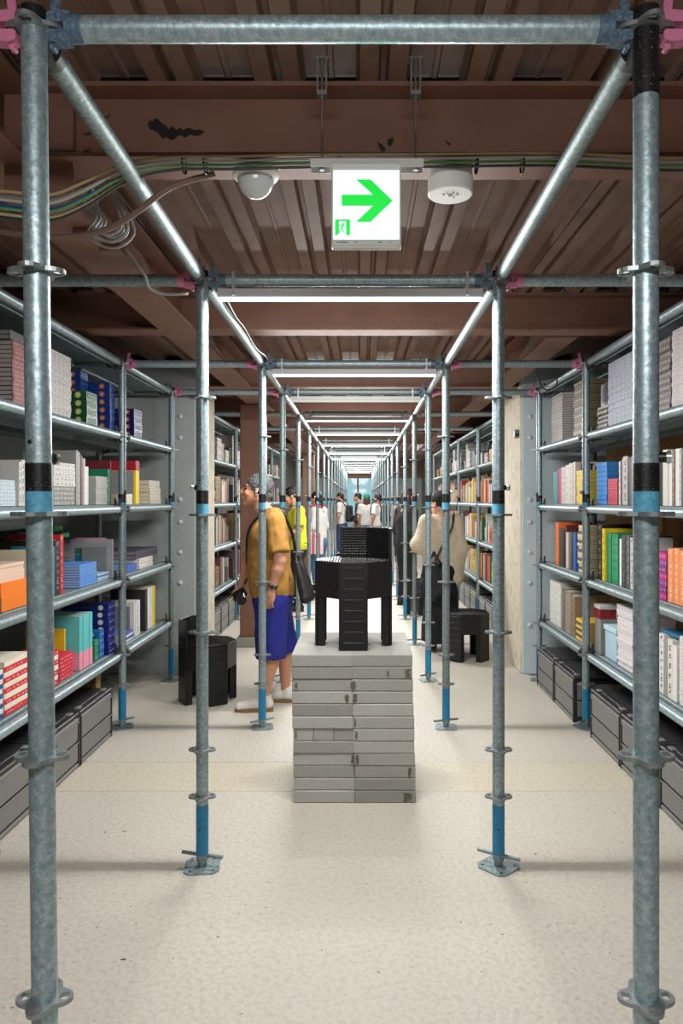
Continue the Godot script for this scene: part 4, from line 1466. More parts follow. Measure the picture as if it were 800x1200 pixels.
	for e: Array in [[0.2, c8(24, 118, 150), 0.04], [0.05, c8(64, 116, 70), 0.11], [0.03, c8(196, 168, 178), 0.18]]:
		part("cover_print", box_mesh(Vector3(0.2, 0.0006, e[0] * 0.36 + 0.02)), flat_mat(e[1]), lc, Vector3(0.14, 0.0252, e[2] - 0.06))
	stack(s, L[2], 4.05, 4.6, 0.36, 0.2, 7, 0.046, c8(52, 54, 56), c8(78, 78, 80), "black document case stacked at the back of the third left shelf")
	for e: Array in [[4.34, 0.335], [4.44, 0.29]]:
		solo("green_label", box_mesh(Vector3(0.1, 0.028, 0.12)), flat_mat(c8(56, 168, 84)), "bright green label block on the black document cases, %s" % ("upper" if e[1] > 0.3 else "lower"), "label", P(shelf_x(s) - 0.3, L[2] + e[1], e[0]))
	# --- lowest shelf, front bay
	stack(s, L[3], 3.12, 3.26, 0.05, 0.2, 10, 0.022, [c8(30, 78, 158), c8(226, 224, 216)], c8(220, 216, 206), "blue and white book at the left picture edge, lowest shelf")
	stack(s, L[3], 3.275, 3.52, 0.05, 0.17, 10, 0.0245, [c8(212, 34, 46), c8(234, 228, 210)], c8(232, 226, 208), "red and cream book in the large stack left of the foreground post", {"ink": c8(246, 226, 220), "twist": 0.01})
	stack(s, L[3], 3.28, 3.56, 0.235, 0.2, 11, 0.026, [c8(226, 220, 200), c8(66, 130, 84)], c8(226, 220, 200), "cream and green book in the stack behind the red books", {"jit": 0.01})
	stack(s, L[3], 3.62, 3.86, 0.05, 0.17, 7, 0.0265, [c8(212, 34, 46), c8(234, 228, 210)], c8(232, 226, 208), "red and cream book in the small stack right of the foreground post", {"ink": c8(246, 226, 220)})
	stack(s, L[3], 3.90, 4.09, 0.06, 0.16, 6, 0.0215, c8(206, 40, 62), c8(214, 160, 160), "red paperback in the low stack before the teal volumes", {"ink": c8(240, 200, 200), "twist": 0.02})
	row(s, L[3], 4.115, 0.12, [[0.02, 0.245, 0.22, c8(222, 190, 40), "yellow book with a printed cover before the teal volumes", null]])
	for k in 4:
		row(s, L[3], 4.16 + 0.048 * k, 0.05, [[0.047, 0.31, 0.3, c8(96, 190, 192), "teal volume with pink foot, %s of four" % ["nearest", "second", "third", "farthest"][k], null]])
		var tv := get_child(get_child_count() - 1)
		part("pink_foot", box_mesh(Vector3(0.302, 0.0475, 0.1), Vector3(0.1503, 0.023, -0.105)), flat_mat(c8(232, 150, 176)), tv)
	cartons(s, L[3], 4.57, 4.69, 0.03, 0.3, 7, 0.046, c8(24, 32, 112), c8(224, 214, 196), c8(200, 204, 226), "dark blue carton by the left shelf post, lowest shelf")
	cartons(s, L[3], 4.39, 4.455, 0.05, 0.1, 3, 0.042, c8(28, 128, 84), c8(220, 90, 80), c8(220, 230, 220), "small green carton in front of the dark blue cartons")
	cartons(s, L[3], 4.47, 4.55, 0.05, 0.1, 4, 0.042, c8(30, 104, 172), c8(200, 220, 230), c8(220, 230, 240), "small blue carton in front of the dark blue cartons")
	# --- rear bay
	cartons(s, L[0], 5.16, 5.34, 0.05, 0.3, 4, 0.051, c8(22, 30, 92), c8(200, 116, 70), c8(190, 190, 210), "dark blue carton alone in the rear bay of the top left shelf")
	stack(s, L[1], 4.95, 5.15, 0.06, 0.18, 4, 0.018, c8(222, 216, 198), c8(226, 220, 204), "cream booklet in front of the red and yellow book")
	row(s, L[1], 5.2, 0.05, [[0.085, 0.31, 0.26, c8(236, 206, 34), "tall book with yellow spine and red top, second left shelf", null]])
	var ry := get_child(get_child_count() - 1)
	part("red_top", box_mesh(Vector3(0.262, 0.0855, 0.07), Vector3(0.13, 0.042, 0.1205)), flat_mat(c8(176, 28, 48)), ry)
	part("grey_face", box_mesh(Vector3(0.24, 0.001, 0.235), Vector3(0.135, 0.0848, -0.035)), flat_mat(c8(150, 150, 150)), ry)
	stack(s, L[1], 5.55, 5.84, 0.05, 0.2, 6, 0.03, c8(214, 208, 194), c8(214, 206, 190), "cream box book in the stack by the left pier", {"ink": c8(120, 112, 100), "jit": 0.012})
	stack(s, L[2], 4.95, 5.2, 0.3, 0.22, 11, 0.019, c8(214, 214, 212), c8(206, 206, 204), "white booklet in the stack at the back, third left shelf", {"jit": 0.012})
	stack(s, L[2], 5.0, 5.22, 0.05, 0.2, 3, 0.018, c8(76, 108, 186), c8(196, 206, 220), "blue booklet in the rear bay, third left shelf")
	y = stack(s, L[2], 5.28, 5.62, 0.05, 0.24, 3, 0.024, c8(224, 222, 216), c8(214, 210, 204), "white book under the dark binder, third left shelf", {"ink": c8(170, 60, 60)})
	stack(s, y, 5.26, 5.82, 0.07, 0.3, 2, 0.03, c8(70, 66, 78), c8(120, 116, 122), "dark binder lying on white books, third left shelf")
	stack(s, L[3], 4.9, 5.14, 0.05, 0.22, 4, 0.016, [c8(226, 226, 224), c8(90, 104, 168)], c8(214, 214, 212), "white and blue magazine in the rear bay, lowest left shelf", {"twist": 0.06})
	row(s, L[3], 5.16, 0.05, [[0.02, 0.25, 0.26, c8(214, 214, 214), "white-framed grey book facing out, lowest left shelf", null]])
	var wf := get_child(get_child_count() - 1)
	part("grey_cover_print", box_mesh(Vector3(0.2, 0.0008, 0.19), Vector3(0.13, 0.0204, 0.0)), flat_mat(c8(126, 128, 132)), wf)
	row(s, L[3], 5.185, 0.05, [[0.03, 0.25, 0.24, c8(222, 222, 220), "first white book of three, lowest left shelf rear bay", null], [0.04, 0.25, 0.24, c8(206, 208, 208), "second white book of three, lowest left shelf rear bay", ink], [0.05, 0.25, 0.24, c8(224, 224, 222), "third white book of three, lowest left shelf rear bay", null]])
	row(s, L[3], 5.42, 0.05, [[0.06, 0.31, 0.26, c8(38, 32, 34), "tall black book in the rear bay, lowest left shelf", null], [0.07, 0.31, 0.26, c8(226, 224, 218), "tall white book beside the yellow spine", null], [0.05, 0.31, 0.26, c8(218, 220, 218), "tall pale book beside the yellow spine", null], [0.08, 0.31, 0.26, c8(232, 214, 30), "tall yellow book at the pier end, lowest left shelf", null]])


func build_right_books() -> void:
	var s := 1.0
	var L := [1.932, 1.457, 0.982, 0.507]
	var paper := c8(200, 196, 190)
	var ink := c8(50, 50, 52)
	# --- top shelf
	stack(s, L[0], 3.2, 3.555, 0.05, 0.26, 18, 0.021, c8(206, 196, 196), c8(206, 198, 196), "pinkish white book in the stack at the right picture edge, top shelf", {"ink": c8(150, 136, 136)})
	stack(s, L[0], 3.575, 3.72, 0.05, 0.24, 11, 0.033, c8(92, 78, 74), c8(150, 142, 136), "brown shrink-wrapped book right of the right foreground post, top shelf", {"ink": c8(226, 220, 214), "jit": 0.01})
	stack(s, L[0], 4.07, 4.47, 0.05, 0.28, 20, 0.0195, c8(176, 180, 198), c8(190, 192, 204), "bluish white book in the tall stack on the top right shelf", {"ink": c8(96, 98, 116)})
	stack(s, L[0], 4.5, 4.69, 0.05, 0.24, 10, 0.0145, [c8(70, 60, 58), c8(200, 192, 182)], c8(150, 140, 132), "dark wrapped booklet in the low stack by the right shelf post", {"jit": 0.012})
	cartons(s, L[0] + 0.146, 4.5, 4.69, 0.08, 0.3, 1, 0.15, c8(20, 30, 52), c8(30, 40, 64), c8(40, 52, 80), "dark navy box on the low stack, top right shelf")
	stack(s, L[0], 4.92, 5.2, 0.05, 0.24, 20, 0.019, [c8(74, 62, 44), c8(150, 132, 88), c8(52, 46, 40)], c8(150, 134, 104), "dark ochre book in the top shelf stack behind the right post", {"jit": 0.01})
	stack(s, L[0], 5.48, 5.8, 0.05, 0.3, 20, 0.0185, c8(122, 112, 110), c8(188, 182, 180), "grey-brown wrapped book in the tall stack by the right pier", {"ink": c8(200, 196, 194), "jit": 0.006})
	# --- second shelf
	row(s, L[1], 3.35, 0.05, [[0.05, 0.29, 0.22, c8(206, 170, 176), "pink book at the right picture edge", ink], [0.05, 0.275, 0.22, c8(66, 64, 62), "dark grey book beside the pink book", c8(170, 170, 168)], [0.025, 0.275, 0.22, c8(192, 192, 190), "pale grey book between dark and white ones", ink], [0.04, 0.275, 0.22, c8(222, 222, 222), "white book right of the orange-footed spine", null], [0.035, 0.27, 0.22, c8(106, 82, 66), "brown book with an orange foot on the second right shelf", c8(220, 150, 60)], [0.05, 0.27, 0.22, c8(224, 220, 216), "white book just right of the right foreground post", null], [0.06, 0.28, 0.22, c8(212, 208, 204), "cream book touching the right foreground post", null]])
	row(s, L[1], 4.04, 0.05, [[0.03, 0.27, 0.24, c8(142, 140, 136), "grey patterned book left of the right foreground post", ink], [0.03, 0.275, 0.24, c8(120, 118, 116), "mid grey book on the second right shelf", ink], [0.025, 0.27, 0.24, c8(84, 80, 78), "dark book beside the newspaper-like spine", null], [0.02, 0.28, 0.24, c8(40, 40, 42), "narrow black book on the second right shelf", null], [0.075, 0.28, 0.24, c8(178, 176, 178), "thick book with newspaper-like spine and black head", ink], [0.02, 0.27, 0.24, c8(176, 150, 138), "narrow tan book on the second right shelf", null], [0.022, 0.26, 0.24, c8(60, 58, 58), "narrow dark book beside the tan one", null], [0.022, 0.255, 0.24, c8(220, 220, 220), "narrow white book beside the red stack", ink]])
	stack(s, L[1], 4.31, 4.475, 0.05, 0.24, 9, 0.0175, c8(182, 44, 66), c8(196, 120, 128), "red booklet in the stack before the blue books", {"ink": c8(220, 130, 140)})
	stack(s, L[1], 4.49, 4.69, 0.05, 0.26, 9, 0.0295, c8(46, 128, 206), c8(60, 136, 208), "bright blue book in the stack by the right shelf post", {"ink": c8(120, 180, 226)})
	stack(s, L[1], 4.94, 5.12, 0.05, 0.2, 9, 0.026, c8(226, 196, 40), c8(220, 196, 80), "yellow booklet in the stack left of the right shelf post", {"ink": c8(120, 100, 40)})
	row(s, L[1], 5.16, 0.05, [[0.06, 0.3, 0.26, c8(196, 186, 178), "cream book with large black letters on its cover", null], [0.09, 0.295, 0.24, c8(206, 198, 192), "cream book next to the lettered one", c8(150, 140, 130)], [0.09, 0.285, 0.24, c8(214, 208, 202), "second cream book next to the lettered one", c8(150, 140, 130)], [0.1, 0.275, 0.22, c8(202, 196, 190), "pale printed book beside the magenta ones", c8(140, 130, 124)], [0.07, 0.27, 0.22, c8(190, 66, 122), "magenta book, right of two", null], [0.06, 0.265, 0.22, c8(150, 40, 84), "dark magenta book, left of two", null], [0.11, 0.25, 0.22, c8(48, 154, 172), "teal book standing at the pier end, second right shelf", null]])
	# the lettered cover: RIC / P and a dark figure
	var rp := find_book("cream book with large black letters on its cover")
	for e: Array in [["RIC", 0.06, 0.10], ["P", 0.06, 0.03]]:
		var tm := TextMesh.new()
		var f := SystemFont.new()
		f.font_names = PackedStringArray(["Droid Sans"])
		f.font_weight = 800
		tm.font = f
		tm.text = e[0]
		tm.font_size = 64
		tm.pixel_size = 0.0016
		tm.depth = 0.001
		tm.horizontal_alignment = HORIZONTAL_ALIGNMENT_LEFT
		# cover face looks to the camera (local -y); text runs inward (local x), up is local z
		part("cover_letters", tm, flat_mat(c8(28, 28, 30)), rp, Vector3(0.03, -0.0008, e[2]), Basis(Vector3(1, 0, 0), Vector3(0, 0, 1), Vector3(0, -1, 0)))
	part("cover_figure", box_mesh(Vector3(0.12, 0.0008, 0.1), Vector3(0.08, -0.0004, -0.09)), print_mat(c8(120, 104, 88), c8(40, 34, 30), 1), rp)
	# --- third shelf
	for k in 4:
		row(s, L[2], 3.34 + 0.067 * k, 0.05, [[0.065, 0.27 - 0.006 * (k % 2), 0.22, c8(236, 146, 92), "orange speckled book at the right picture edge, %s of four" % ["nearest", "second", "third", "farthest"][k], c8(250, 216, 190)]])
	stack(s, L[2], 3.62, 3.78, 0.05, 0.24, 7, 0.034, [c8(184, 30, 116), c8(120, 40, 120), c8(134, 52, 130)], c8(170, 120, 160), "purple book in the stack right of the right foreground post", {"ink": c8(226, 190, 220)})
	row(s, L[2], 4.06, 0.05, [[0.05, 0.29, 0.22, c8(206, 206, 204), "white fur-patterned book left of the right foreground post", ink], [0.06, 0.3, 0.24, c8(86, 86, 86), "dark grey photo book, third right shelf", c8(160, 160, 160)], [0.07, 0.3, 0.24, c8(58, 58, 58), "black photo book beside the white one, third right shelf", c8(130, 130, 130)], [0.045, 0.275, 0.2, c8(236, 236, 234), "white book right of the green ones", null]])
	var gd := 4.295
	for k in 5:
		gd = row(s, L[2], gd, 0.05, [[0.04 if k < 4 else 0.055, 0.3, 0.24, c8(24, 138, 88) if k < 4 else c8(18, 126, 78), "green book on the third right shelf, %s of five" % ["rightmost", "second from right", "middle", "second from left", "leftmost"][k], c8(120, 190, 150) if k < 4 else null]])
	row(s, L[2], gd, 0.04, [[0.045, 0.325, 0.26, c8(238, 204, 30), "yellow book behind the green ones", ink], [0.09, 0.35, 0.28, c8(28, 26, 26), "tall black book with yellow lettering by the right shelf post", c8(220, 190, 70)]])
	stack(s, L[2], 4.9, 5.1, 0.05, 0.22, 16, 0.0205, [c8(206, 190, 156), c8(96, 86, 72), c8(196, 180, 148)], c8(214, 200, 170), "cream and brown book in the stack behind the right shelf post", {"jit": 0.012})
	row(s, L[2], 5.14, 0.05, [[0.05, 0.27, 0.2, c8(32, 96, 178), "blue book beside the cream stack, third right shelf", null], [0.075, 0.27, 0.22, c8(36, 36, 38), "black book on the third right shelf, rear bay", null], [0.06, 0.265, 0.22, c8(96, 96, 92), "grey book on the third right shelf, rear bay", null], [0.06, 0.265, 0.22, c8(206, 192, 188), "pale book on the third right shelf, rear bay", null], [0.05, 0.315, 0.26, c8(84, 26, 26), "tall maroon book on the third right shelf", null], [0.07, 0.285, 0.22, c8(46, 44, 40), "dark olive book right of the orange one", null], [0.07, 0.285, 0.22, c8(58, 58, 50), "olive grey book right of the orange one", null], [0.1, 0.33, 0.26, c8(222, 106, 44), "tall thick orange book on the third right shelf", c8(240, 180, 130)]])
	# --- lowest shelf
	stack(s, L[3], 3.12, 3.47, 0.05, 0.24, 20, 0.0165, c8(218, 216, 214), c8(208, 206, 204), "white book in the stack at the right picture edge, lowest shelf", {"ink": c8(140, 140, 140)})
	row(s, L[3], 3.50, 0.05, [[0.05, 0.27, 0.22, c8(228, 226, 222), "white volume with dark title, nearest of four", null], [0.06, 0.29, 0.22, c8(220, 216, 208), "white volume with dark title, second of four", ink], [0.04, 0.28, 0.22, c8(150, 148, 142), "grey volume among the white titled ones", null], [0.06, 0.3, 0.22, c8(222, 222, 222), "white volume touching the right foreground post", ink]])
	stack(s, L[3] + 0.302, 3.52, 3.72, 0.07, 0.2, 1, 0.018, c8(40, 110, 150), c8(200, 200, 196), "blue book lying across the white volumes")
	stack(s, L[3], 4.07, 4.32, 0.05, 0.24, 22, 0.0165, c8(224, 220, 222), c8(226, 206, 208), "white booklet in the tall stack left of the right foreground post", {"ink": c8(196, 170, 176), "jit": 0.012})
	var lb := thing("lidded_box", "pale blue lidded box on the lowest right shelf", "box", P(shelf_x(s) + 0.17, L[3], 4.45))
	part("box", cbox_mesh(Vector3(0.22, 0.17, 0.2), 0.003, Vector3(0, 0.085, 0)), flat_mat(c8(176, 206, 222)), lb)
	part("lid", cbox_mesh(Vector3(0.236, 0.032, 0.216), 0.003, Vector3(0, 0.186, 0)), flat_mat(c8(188, 220, 232)), lb)
	var rb := thing("archive_box", "grey archive box with a dark red band by the right shelf post", "box", P(shelf_x(s) + 0.19, L[3], 4.635))
	part("box", cbox_mesh(Vector3(0.3, 0.27, 0.11), 0.003, Vector3(0, 0.135, 0)), flat_mat(c8(138, 142, 136)), rb)
	part("red_band", box_mesh(Vector3(0.302, 0.06, 0.112), Vector3(0, 0.255, 0)), flat_mat(c8(136, 20, 36)), rb)
	part("lid", cbox_mesh(Vector3(0.31, 0.024, 0.118), 0.003, Vector3(0, 0.298, 0)), flat_mat(c8(206, 204, 200)), rb)
	var tn := TextMesh.new()
	tn.text = "EN"
	tn.font_size = 48
	tn.pixel_size = 0.0011
	tn.depth = 0.001
	part("letters", tn, flat_mat(c8(230, 226, 222)), rb, Vector3(-0.02, 0.252, 0.0568))
	stack(s, L[3], 4.9, 5.14, 0.05, 0.2, 7, 0.021, [c8(226, 184, 60), c8(48, 44, 40)], c8(210, 180, 100), "yellow and black book in the low stack, lowest right shelf", {"ink": c8(240, 230, 200), "twist": 0.02})
	row(s, L[3], 5.17, 0.05, [[0.11, 0.29, 0.26, c8(140, 120, 98), "brown shrink-wrapped block on the lowest right shelf, nearer", c8(96, 80, 66)], [0.11, 0.31, 0.26, c8(158, 146, 138), "grey-brown shrink-wrapped block on the lowest right shelf", c8(110, 100, 94)], [0.1, 0.32, 0.26, c8(124, 110, 96), "dark brown shrink-wrapped block beside the white stack", c8(90, 80, 70)]])
	stack(s, L[3], 5.53, 5.84, 0.05, 0.24, 14, 0.024, c8(226, 226, 224), c8(216, 216, 214), "white book in the stack by the right pier, lowest shelf", {"ink": c8(120, 120, 122)})


func find_book(label: String) -> Node3D:
	for c in get_children():
		if c.has_meta("label") and c.get_meta("label") == label:
			return c
	return null


func build_far_books() -> void:
	# books on the shelves beyond the piers: too small to pick apart singly
	var r := RandomNumberGenerator.new()
	r.seed = 31
	var m := MB.new()
	m.tinted = true
	var pal_l := [c8(170, 166, 160), c8(120, 116, 112), c8(70, 66, 64), c8(206, 202, 194), c8(150, 116, 80), c8(110, 70, 80), c8(190, 186, 178), c8(90, 90, 92)]
	var pal_r := [c8(206, 202, 196), c8(176, 50, 48), c8(60, 60, 62), c8(212, 150, 60), c8(190, 188, 184), c8(60, 130, 80), c8(200, 90, 60), c8(120, 120, 122), c8(224, 222, 218), c8(220, 190, 70)]
	for s: float in [-1.0, 1.0]:
		var pal: Array = pal_l if s < 0 else pal_r
		var ds := [7.47, 9.05, 10.85, 12.7, 14.5]
		for i in 4:
			for k in 4:
				var y := LEVELS[k + 1] + 0.032
				var d: float = ds[i] + 0.1
				while d < ds[i + 1] - 0.14:
					var u := r.randf_range(0.04, 0.07)
					var xf := shelf_x(s)
					if k == 0 or r.randf() < 0.16:
						# a flat stack
						var len := r.randf_range(0.2, 0.3)
						len = minf(len, ds[i + 1] - 0.06 - d)
						var n := r.randi_range(8, 18)
						var th := r.randf_range(0.014, 0.022)
						var c: Color = pal[r.randi() % pal.size()]
						for q in n:
							m.tint = (c * r.randf_range(0.75, 1.0)).srgb_to_linear()
							m.box(P(xf + s * (u + 0.11 + r.randf_range(0, 0.008)), y + (q + 0.5) * th, d + len / 2), Vector3(0.22, th - 0.002, len))
						d += len + r.randf_range(0.01, 0.05)
					else:
						var n := r.randi_range(2, 7)
						var c: Color = pal[r.randi() % pal.size()]
						for q in n:
							if d > ds[i + 1] - 0.12:
								break
							var t := r.randf_range(0.018, 0.05)
							var h := r.randf_range(0.2, 0.33)
							if r.randf() < 0.6:
								c = pal[r.randi() % pal.size()]
							m.tint = c.srgb_to_linear()
							m.box(P(xf + s * (u + 0.1), y + h / 2, d + t / 2), Vector3(0.2, h, t - 0.002))
							d += t
						d += r.randf_range(0.0, 0.04)
	var mm := mat(Color.WHITE, 0.6)
	mm.vertex_color_use_as_albedo = true
	var o := part(numbered("far_books"), m.mesh(), mm, self)
	tag(o, "rows of small books on the shelves beyond the piers", "books")
	o.set_meta("kind", "stuff")


# ---------------------------------------------------------------- people
# A distance field on a grid, meshed as surface nets. Primitives:
# ["c", a, b, ra, rb]      tapered capsule
# ["k", a, b, ra, rb]      tapered capsule cut flat at b (a sleeve or trouser leg)
# ["e", centre, radii, basis]  ellipsoid
# ["s", ...ellipsoid]      ellipsoid taken away
# ["p", point, normal]     everything beyond the plane taken away
func blob(mb: MB, prims: Array, cell: float, k: float, amp := 0.0, freq := 9.0) -> void:
	var lo := Vector3(1e9, 1e9, 1e9)
	var hi := -lo
	for q in prims:
		if q[0] == "c" or q[0] == "k":
			for e in 2:
				var r: float = q[3 + e]
				lo = lo.min(q[1 + e] - Vector3(r, r, r))
				hi = hi.max(q[1 + e] + Vector3(r, r, r))
		elif q[0] == "e":
			var m: float = maxf(q[2].x, maxf(q[2].y, q[2].z))
			lo = lo.min(q[1] - Vector3(m, m, m))
			hi = hi.max(q[1] + Vector3(m, m, m))
	var pad := k * 0.5 + amp + cell * 2.0
	lo -= Vector3(pad, pad, pad)
	hi += Vector3(pad, pad, pad)
	var nx := int((hi.x - lo.x) / cell) + 2
	var ny := int((hi.y - lo.y) / cell) + 2
	var nz := int((hi.z - lo.z) / cell) + 2
	var f := PackedFloat32Array()
	f.resize(nx * ny * nz)
	f.fill(1.0)
	for q in prims:
		var kind: String = q[0]
		if kind == "p":
			continue
		var a: Vector3 = q[1]
		var b: Vector3 = a
		var ra := 0.0
		var rb := 0.0
		var rad := Vector3.ONE
		var inv := Basis.IDENTITY
		var bl: Vector3
		var bh: Vector3
		if kind == "c" or kind == "k":
			b = q[2]
			ra = q[3]
			rb = q[4]
			var r := maxf(ra, rb) + k + cell * 2.0
			bl = a.min(b) - Vector3(r, r, r)
			bh = a.max(b) + Vector3(r, r, r)
		else:
			rad = q[2]
			if q.size() > 3:
				inv = (q[3] as Basis).inverse()
			var m2 := maxf(rad.x, maxf(rad.y, rad.z)) + k + cell * 2.0
			bl = a - Vector3(m2, m2, m2)
			bh = a + Vector3(m2, m2, m2)
		var i0 := clampi(int((bl.x - lo.x) / cell), 0, nx - 1)
		var i1 := clampi(int((bh.x - lo.x) / cell) + 1, 0, nx - 1)
		var j0 := clampi(int((bl.y - lo.y) / cell), 0, ny - 1)
		var j1 := clampi(int((bh.y - lo.y) / cell) + 1, 0, ny - 1)
		var k0 := clampi(int((bl.z - lo.z) / cell), 0, nz - 1)
		var k1 := clampi(int((bh.z - lo.z) / cell) + 1, 0, nz - 1)
		var ab := b - a
		var ll := maxf(ab.length_squared(), 1e-9)
		var abn := ab.normalized()
		var ir := Vector3(1.0 / rad.x, 1.0 / rad.y, 1.0 / rad.z)
		for kk in range(k0, k1 + 1):
			for jj in range(j0, j1 + 1):
				var base := (kk * ny + jj) * nx
				for ii in range(i0, i1 + 1):
					var p := lo + Vector3(ii, jj, kk) * cell
					var d: float
					if kind == "c" or kind == "k":
						var h := clampf((p - a).dot(ab) / ll, 0.0, 1.0)
						d = (p - a - ab * h).length() - lerpf(ra, rb, h)
						if kind == "k":
							d = maxf(d, (p - b).dot(abn))
					else:
						var w := inv * (p - a) * ir
						var k_0 := w.length()
						var k_1 := (w * ir).length()
						d = k_0 * (k_0 - 1.0) / maxf(k_1, 1e-6)
					var o := f[base + ii]
					if kind == "s":
						f[base + ii] = maxf(o, -d)
					elif o > 0.9:
						f[base + ii] = minf(d, 0.9)
					else:
						var h2 := maxf(k - absf(o - d), 0.0)
						f[base + ii] = minf(o, d) - h2 * h2 / (4.0 * k)
	for q in prims:
		if q[0] != "p":
			continue
		for kk in nz:
			for jj in ny:
				for ii in nx:
					var at := (kk * ny + jj) * nx + ii
					var d: float = (lo + Vector3(ii, jj, kk) * cell - q[1]).dot(q[2])
					if d > f[at]:
						f[at] = d
	if amp > 0.0:
		var nz_ := FastNoiseLite.new()
		nz_.frequency = freq
		nz_.fractal_octaves = 2
		nz_.seed = 8
		for kk in nz:
			for jj in ny:
				for ii in nx:
					var at := (kk * ny + jj) * nx + ii
					if absf(f[at]) < amp + cell * 2.0:
						var p := lo + Vector3(ii, jj, kk) * cell
						f[at] += amp * nz_.get_noise_3d(p.x * 1.6, p.y, p.z * 1.6)
	# surface nets
	var id := PackedInt32Array()
	id.resize(nx * ny * nz)
	id.fill(-1)
	var sx := 1
	var sy := nx
	var sz := nx * ny
	var off := [0, sx, sy, sx + sy, sz, sx + sz, sy + sz, sx + sy + sz]
	for kk in nz - 1:
		for jj in ny - 1:
			for ii in nx - 1:
				var at := kk * sz + jj * sy + ii
				var f0 := f[at]
				if absf(f0) > cell * 2.5:
					continue
				var v := [f0, f[at + sx], f[at + sy], f[at + sx + sy], f[at + sz], f[at + sx + sz], f[at + sy + sz], f[at + sx + sy + sz]]
				var neg := 0
				for q in 8:
					if v[q] < 0.0:
						neg += 1
				if neg == 0 or neg == 8:
					continue
				var sum := Vector3.ZERO
				var cnt := 0
				for e: Array in NET_EDGES:
					var va: float = v[e[0]]
					var vb: float = v[e[1]]
					if (va < 0.0) != (vb < 0.0):
						var t := va / (va - vb)
						sum += (NET_CORNERS[e[0]] as Vector3).lerp(NET_CORNERS[e[1]], t)
						cnt += 1
				var g := Vector3(v[1] + v[3] + v[5] + v[7] - v[0] - v[2] - v[4] - v[6], v[2] + v[3] + v[6] + v[7] - v[0] - v[1] - v[4] - v[5], v[4] + v[5] + v[6] + v[7] - v[0] - v[1] - v[2] - v[3]).normalized()
				id[at] = mb.vert(lo + (Vector3(ii, jj, kk) + sum / cnt) * cell, g)
	var steps := [[sx, sy, sz], [sy, sz, sx], [sz, sx, sy]]
	for kk in range(1, nz - 1):
		for jj in range(1, ny - 1):
			for ii in range(1, nx - 1):
				var at := kk * sz + jj * sy + ii
				var inside := f[at] < 0.0
				for s: Array in steps:
					if inside == (f[at + s[0]] < 0.0):
						continue
					var a: int = id[at]
					var b: int = id[at - s[1]]
					var c: int = id[at - s[1] - s[2]]
					var d: int = id[at - s[2]]
					if a < 0 or b < 0 or c < 0 or d < 0:
						continue
					if inside:
						mb.tri(a, c, b)
						mb.tri(a, d, c)
					else:
						mb.tri(a, b, c)
						mb.tri(a, c, d)


const NET_CORNERS := [Vector3(0, 0, 0), Vector3(1, 0, 0), Vector3(0, 1, 0), Vector3(1, 1, 0), Vector3(0, 0, 1), Vector3(1, 0, 1), Vector3(0, 1, 1), Vector3(1, 1, 1)]
const NET_EDGES := [[0, 1], [2, 3], [4, 5], [6, 7], [0, 2], [1, 3], [4, 6], [5, 7], [0, 4], [1, 5], [2, 6], [3, 7]]


func blob_mesh(prims: Array, cell: float, k: float, amp := 0.0, freq := 9.0) -> ArrayMesh:
	var m := MB.new()
	blob(m, prims, cell, k, amp, freq)
	return m.mesh()


# moves primitives given in a local frame
func moved(prims: Array, xf: Transform3D) -> Array:
	var out := []
	for q in prims:
		var w: Array = q.duplicate()
		w[1] = xf * (q[1] as Vector3)
		if q[0] == "c" or q[0] == "k":
			w[2] = xf * (q[2] as Vector3)
		elif q[0] == "p":
			w[2] = xf.basis * (q[2] as Vector3)
		else:
			var b: Basis = q[3] if q.size() > 3 else Basis.IDENTITY
			if q.size() > 3:
				w[3] = xf.basis * b
			else:
				w.append(xf.basis * b)
		out.append(w)
	return out


# head: y up, z forward, origin between the ears
func head_prims() -> Array:
	return [
		["e", Vector3(0, 0.036, -0.014), Vector3(0.074, 0.086, 0.092)],
		["e", Vector3(0, -0.026, 0.026), Vector3(0.06, 0.084, 0.066)],
		["c", Vector3(-0.05, -0.05, 0.0), Vector3(-0.014, -0.098, 0.062), 0.022, 0.017],
		["c", Vector3(0.05, -0.05, 0.0), Vector3(0.014, -0.098, 0.062), 0.022, 0.017],
		["c", Vector3(-0.032, 0.026, 0.076), Vector3(0.032, 0.026, 0.076), 0.011, 0.011],
		["e", Vector3(-0.036, -0.025, 0.062), Vector3(0.022, 0.02, 0.02)],
		["e", Vector3(0.036, -0.025, 0.062), Vector3(0.022, 0.02, 0.02)],
		["c", Vector3(0, 0.016, 0.086), Vector3(0, -0.02, 0.106), 0.008, 0.0115],
		["e", Vector3(0, -0.027, 0.096), Vector3(0.017, 0.009, 0.014)],
		["c", Vector3(-0.017, -0.054, 0.087), Vector3(0.017, -0.054, 0.087), 0.0075, 0.0075],
		["c", Vector3(-0.014, -0.067, 0.084), Vector3(0.014, -0.067, 0.084), 0.008, 0.008],
		["e", Vector3(0, -0.097, 0.068), Vector3(0.02, 0.016, 0.016)],
		["e", Vector3(-0.077, -0.008, -0.012), Vector3(0.009, 0.031, 0.019)],
		["e", Vector3(0.077, -0.008, -0.012), Vector3(0.009, 0.031, 0.019)],
	]


